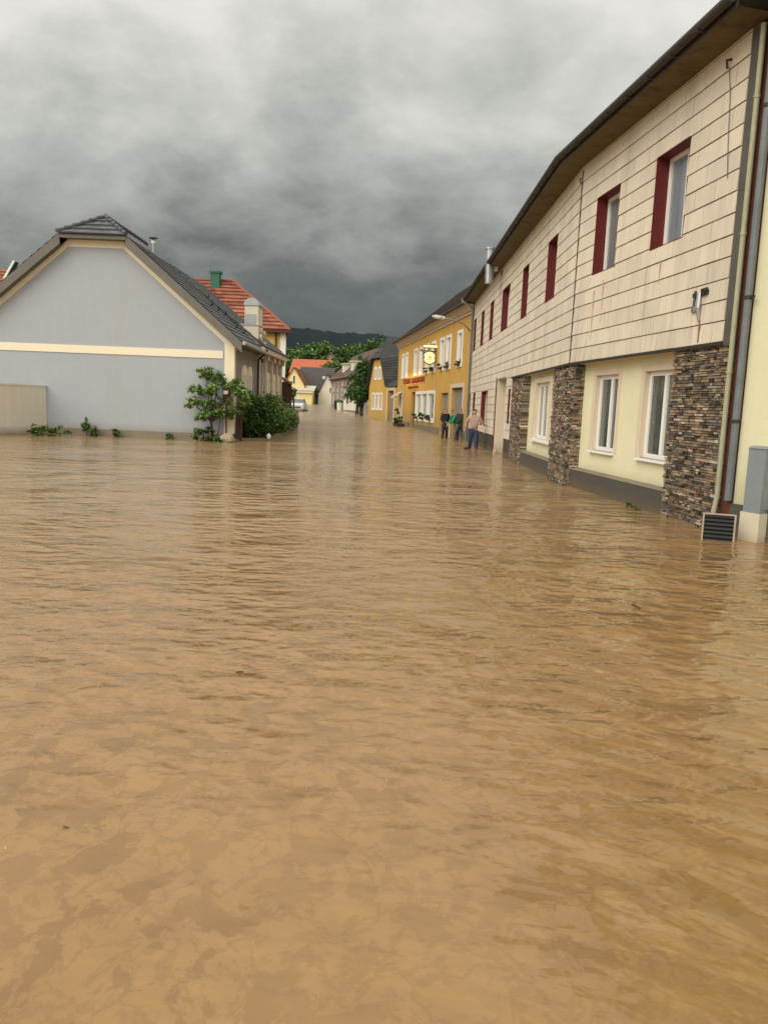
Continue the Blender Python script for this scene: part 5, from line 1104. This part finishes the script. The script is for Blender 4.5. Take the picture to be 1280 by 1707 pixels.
# face angle 0 looks along +y (away); PI looks at the camera
pk = at(788, 746, 32.0); pk.z = -.13
r_, w_, PP = person('man in pale pink shirt and blue jeans wading nearest, holding a broom', pk, PI + .1, 1.80,
    {'wrr': (.36, .16, .98), 'elr': (.33, -.03, 1.15), 'ell': (-.33, -.04, 1.14), 'wrl': (-.40, .10, .92), 'knl': (-.12, .10, .52), 'anl': (-.13, .08, .12), 'anr': (.14, -.14, .10), 'knr': (.12, .0, .51), 'head0': (0, .06, 1.59), 'head1': (0, .07, 1.69)}, M_PINK, M_JEANS, M_BOOT, bulk=1.0, sleeve=.5)
hnd = PP['wrr'] + (PP['wrr'] - PP['elr']).normalized() * .07
br_ = thing('broom', 'long wooden broom with dark head held by the man in the pink shirt', 'broom', tuple(hnd))
foot_ = at(776, 745, 31.8); foot_.z = -.02; m = MB(); m.tube([hnd + (hnd - foot_) * .12, foot_], .016, M_LAMPA, 8); m.build('stick', br_)
m = MB(); m.hexa([foot_ + V(a, b, c_z) for c_z in (-.10, .10) for a, b in ((-.07, -.05), (.12, -.05), (.12, .05), (-.07, .05))], M_DARK); m.build('brush', br_)
dk = at(740.5, 729, 42.5); dk.z = -.16
person('person in dark jacket and dark trousers standing left of the one in green', dk, PI - .5, 1.78, {'wrr': (.10, .22, 1.02), 'elr': (.27, .02, 1.14), 'wrl': (-.08, .22, 1.0), 'ell': (-.27, .02, 1.13), 'look': (.3, 1, 0)}, M_DJACK, M_TROU, M_BBOOT, bulk=1.12)
gn = at(759.5, 731, 40.5); gn.z = -.16
person('person in bright green jacket leaning forward toward the one in dark clothes', gn, -PI / 2 - .25, 1.80, {'waist': (0, .05, 1.07), 'chest': (0, .14, 1.27), 'neck0': (0, .21, 1.40), 'neck': (0, .25, 1.46), 'head0': (0, .29, 1.54), 'head1': (0, .30, 1.64), 'shl': (-.18, .17, 1.36), 'shr': (.18, .17, 1.36), 'ell': (-.24, .28, 1.12), 'elr': (.24, .26, 1.12), 'wrl': (-.20, .46, .98), 'wrr': (.18, .42, .92), 'knl': (-.11, .12, .52), 'anl': (-.12, .10, .10), 'anr': (.12, -.18, .10), 'knr': (.11, -.04, .5)}, M_GJACK, M_TROG, M_BBOOT, bulk=1.08)
bk_ = at(766, 730, 41.6); bk_.z = -.14
person('person in black clothes standing by the inn gate behind the one in green', bk_, PI + .6, 1.80, {'wrl': (-.26, .12, .92)}, M_DJACK, M_TROU, M_BBOOT, bulk=1.15)

for lab, px, py, mt, L_ in (('tiny dark twig drifting on the near water at the left', 110, 1378, M_BARK, .030), ('pale speck of foam drifting at the left edge of the near water', 10, 1413, M_WHITE, .014), ('small pale leaf drifting near the middle of the near water', 512, 1316, M_STONE_L, .022),
                            ('thin brown twig drifting on the water before the stone pillar', 1060, 1010, M_BARK, .16), ('bent twig drifting on the water left of the middle', 400, 1120, M_BARK, .05)):
    c = atz(px, py, .004); a = R.uniform(0, 3); m = MB(); d = V(math.cos(a), math.sin(a), 0) * L_ / 2; m.tube([c - d, c + V(-d.y, d.x, 0) * .2, c + d], [L_ * .06, L_ * .09, L_ * .04], mt, 6)
    tagp(m.build('foam_speck' if mt is M_WHITE else ('floating_leaf' if mt is M_STONE_L else 'floating_twig')), lab, 'foam' if mt is M_WHITE else ('leaf' if mt is M_STONE_L else 'twig'))

# ------------------------------------------------------------------ the air between here and the mountain
hm = bpy.data.materials.new('thin_haze'); hm.use_nodes = True; t = hm.node_tree; t.nodes.clear()
hv = N(t, 'ShaderNodeVolumePrincipled'); hv.inputs['Color'].default_value = (.72, .82, .95, 1); hv.inputs['Density'].default_value = .000012
ho = N(t, 'ShaderNodeOutputMaterial'); t.links.new(hv.outputs[0], ho.inputs['Volume'])
m = MB(); m.hexa([(x, y, z) for z in (-1.5, 620) for x, y in ((-3200, -80), (3200, -80), (3200, 3720), (-3200, 3720))], hm); tagp(m.build('haze'), kind='stuff')
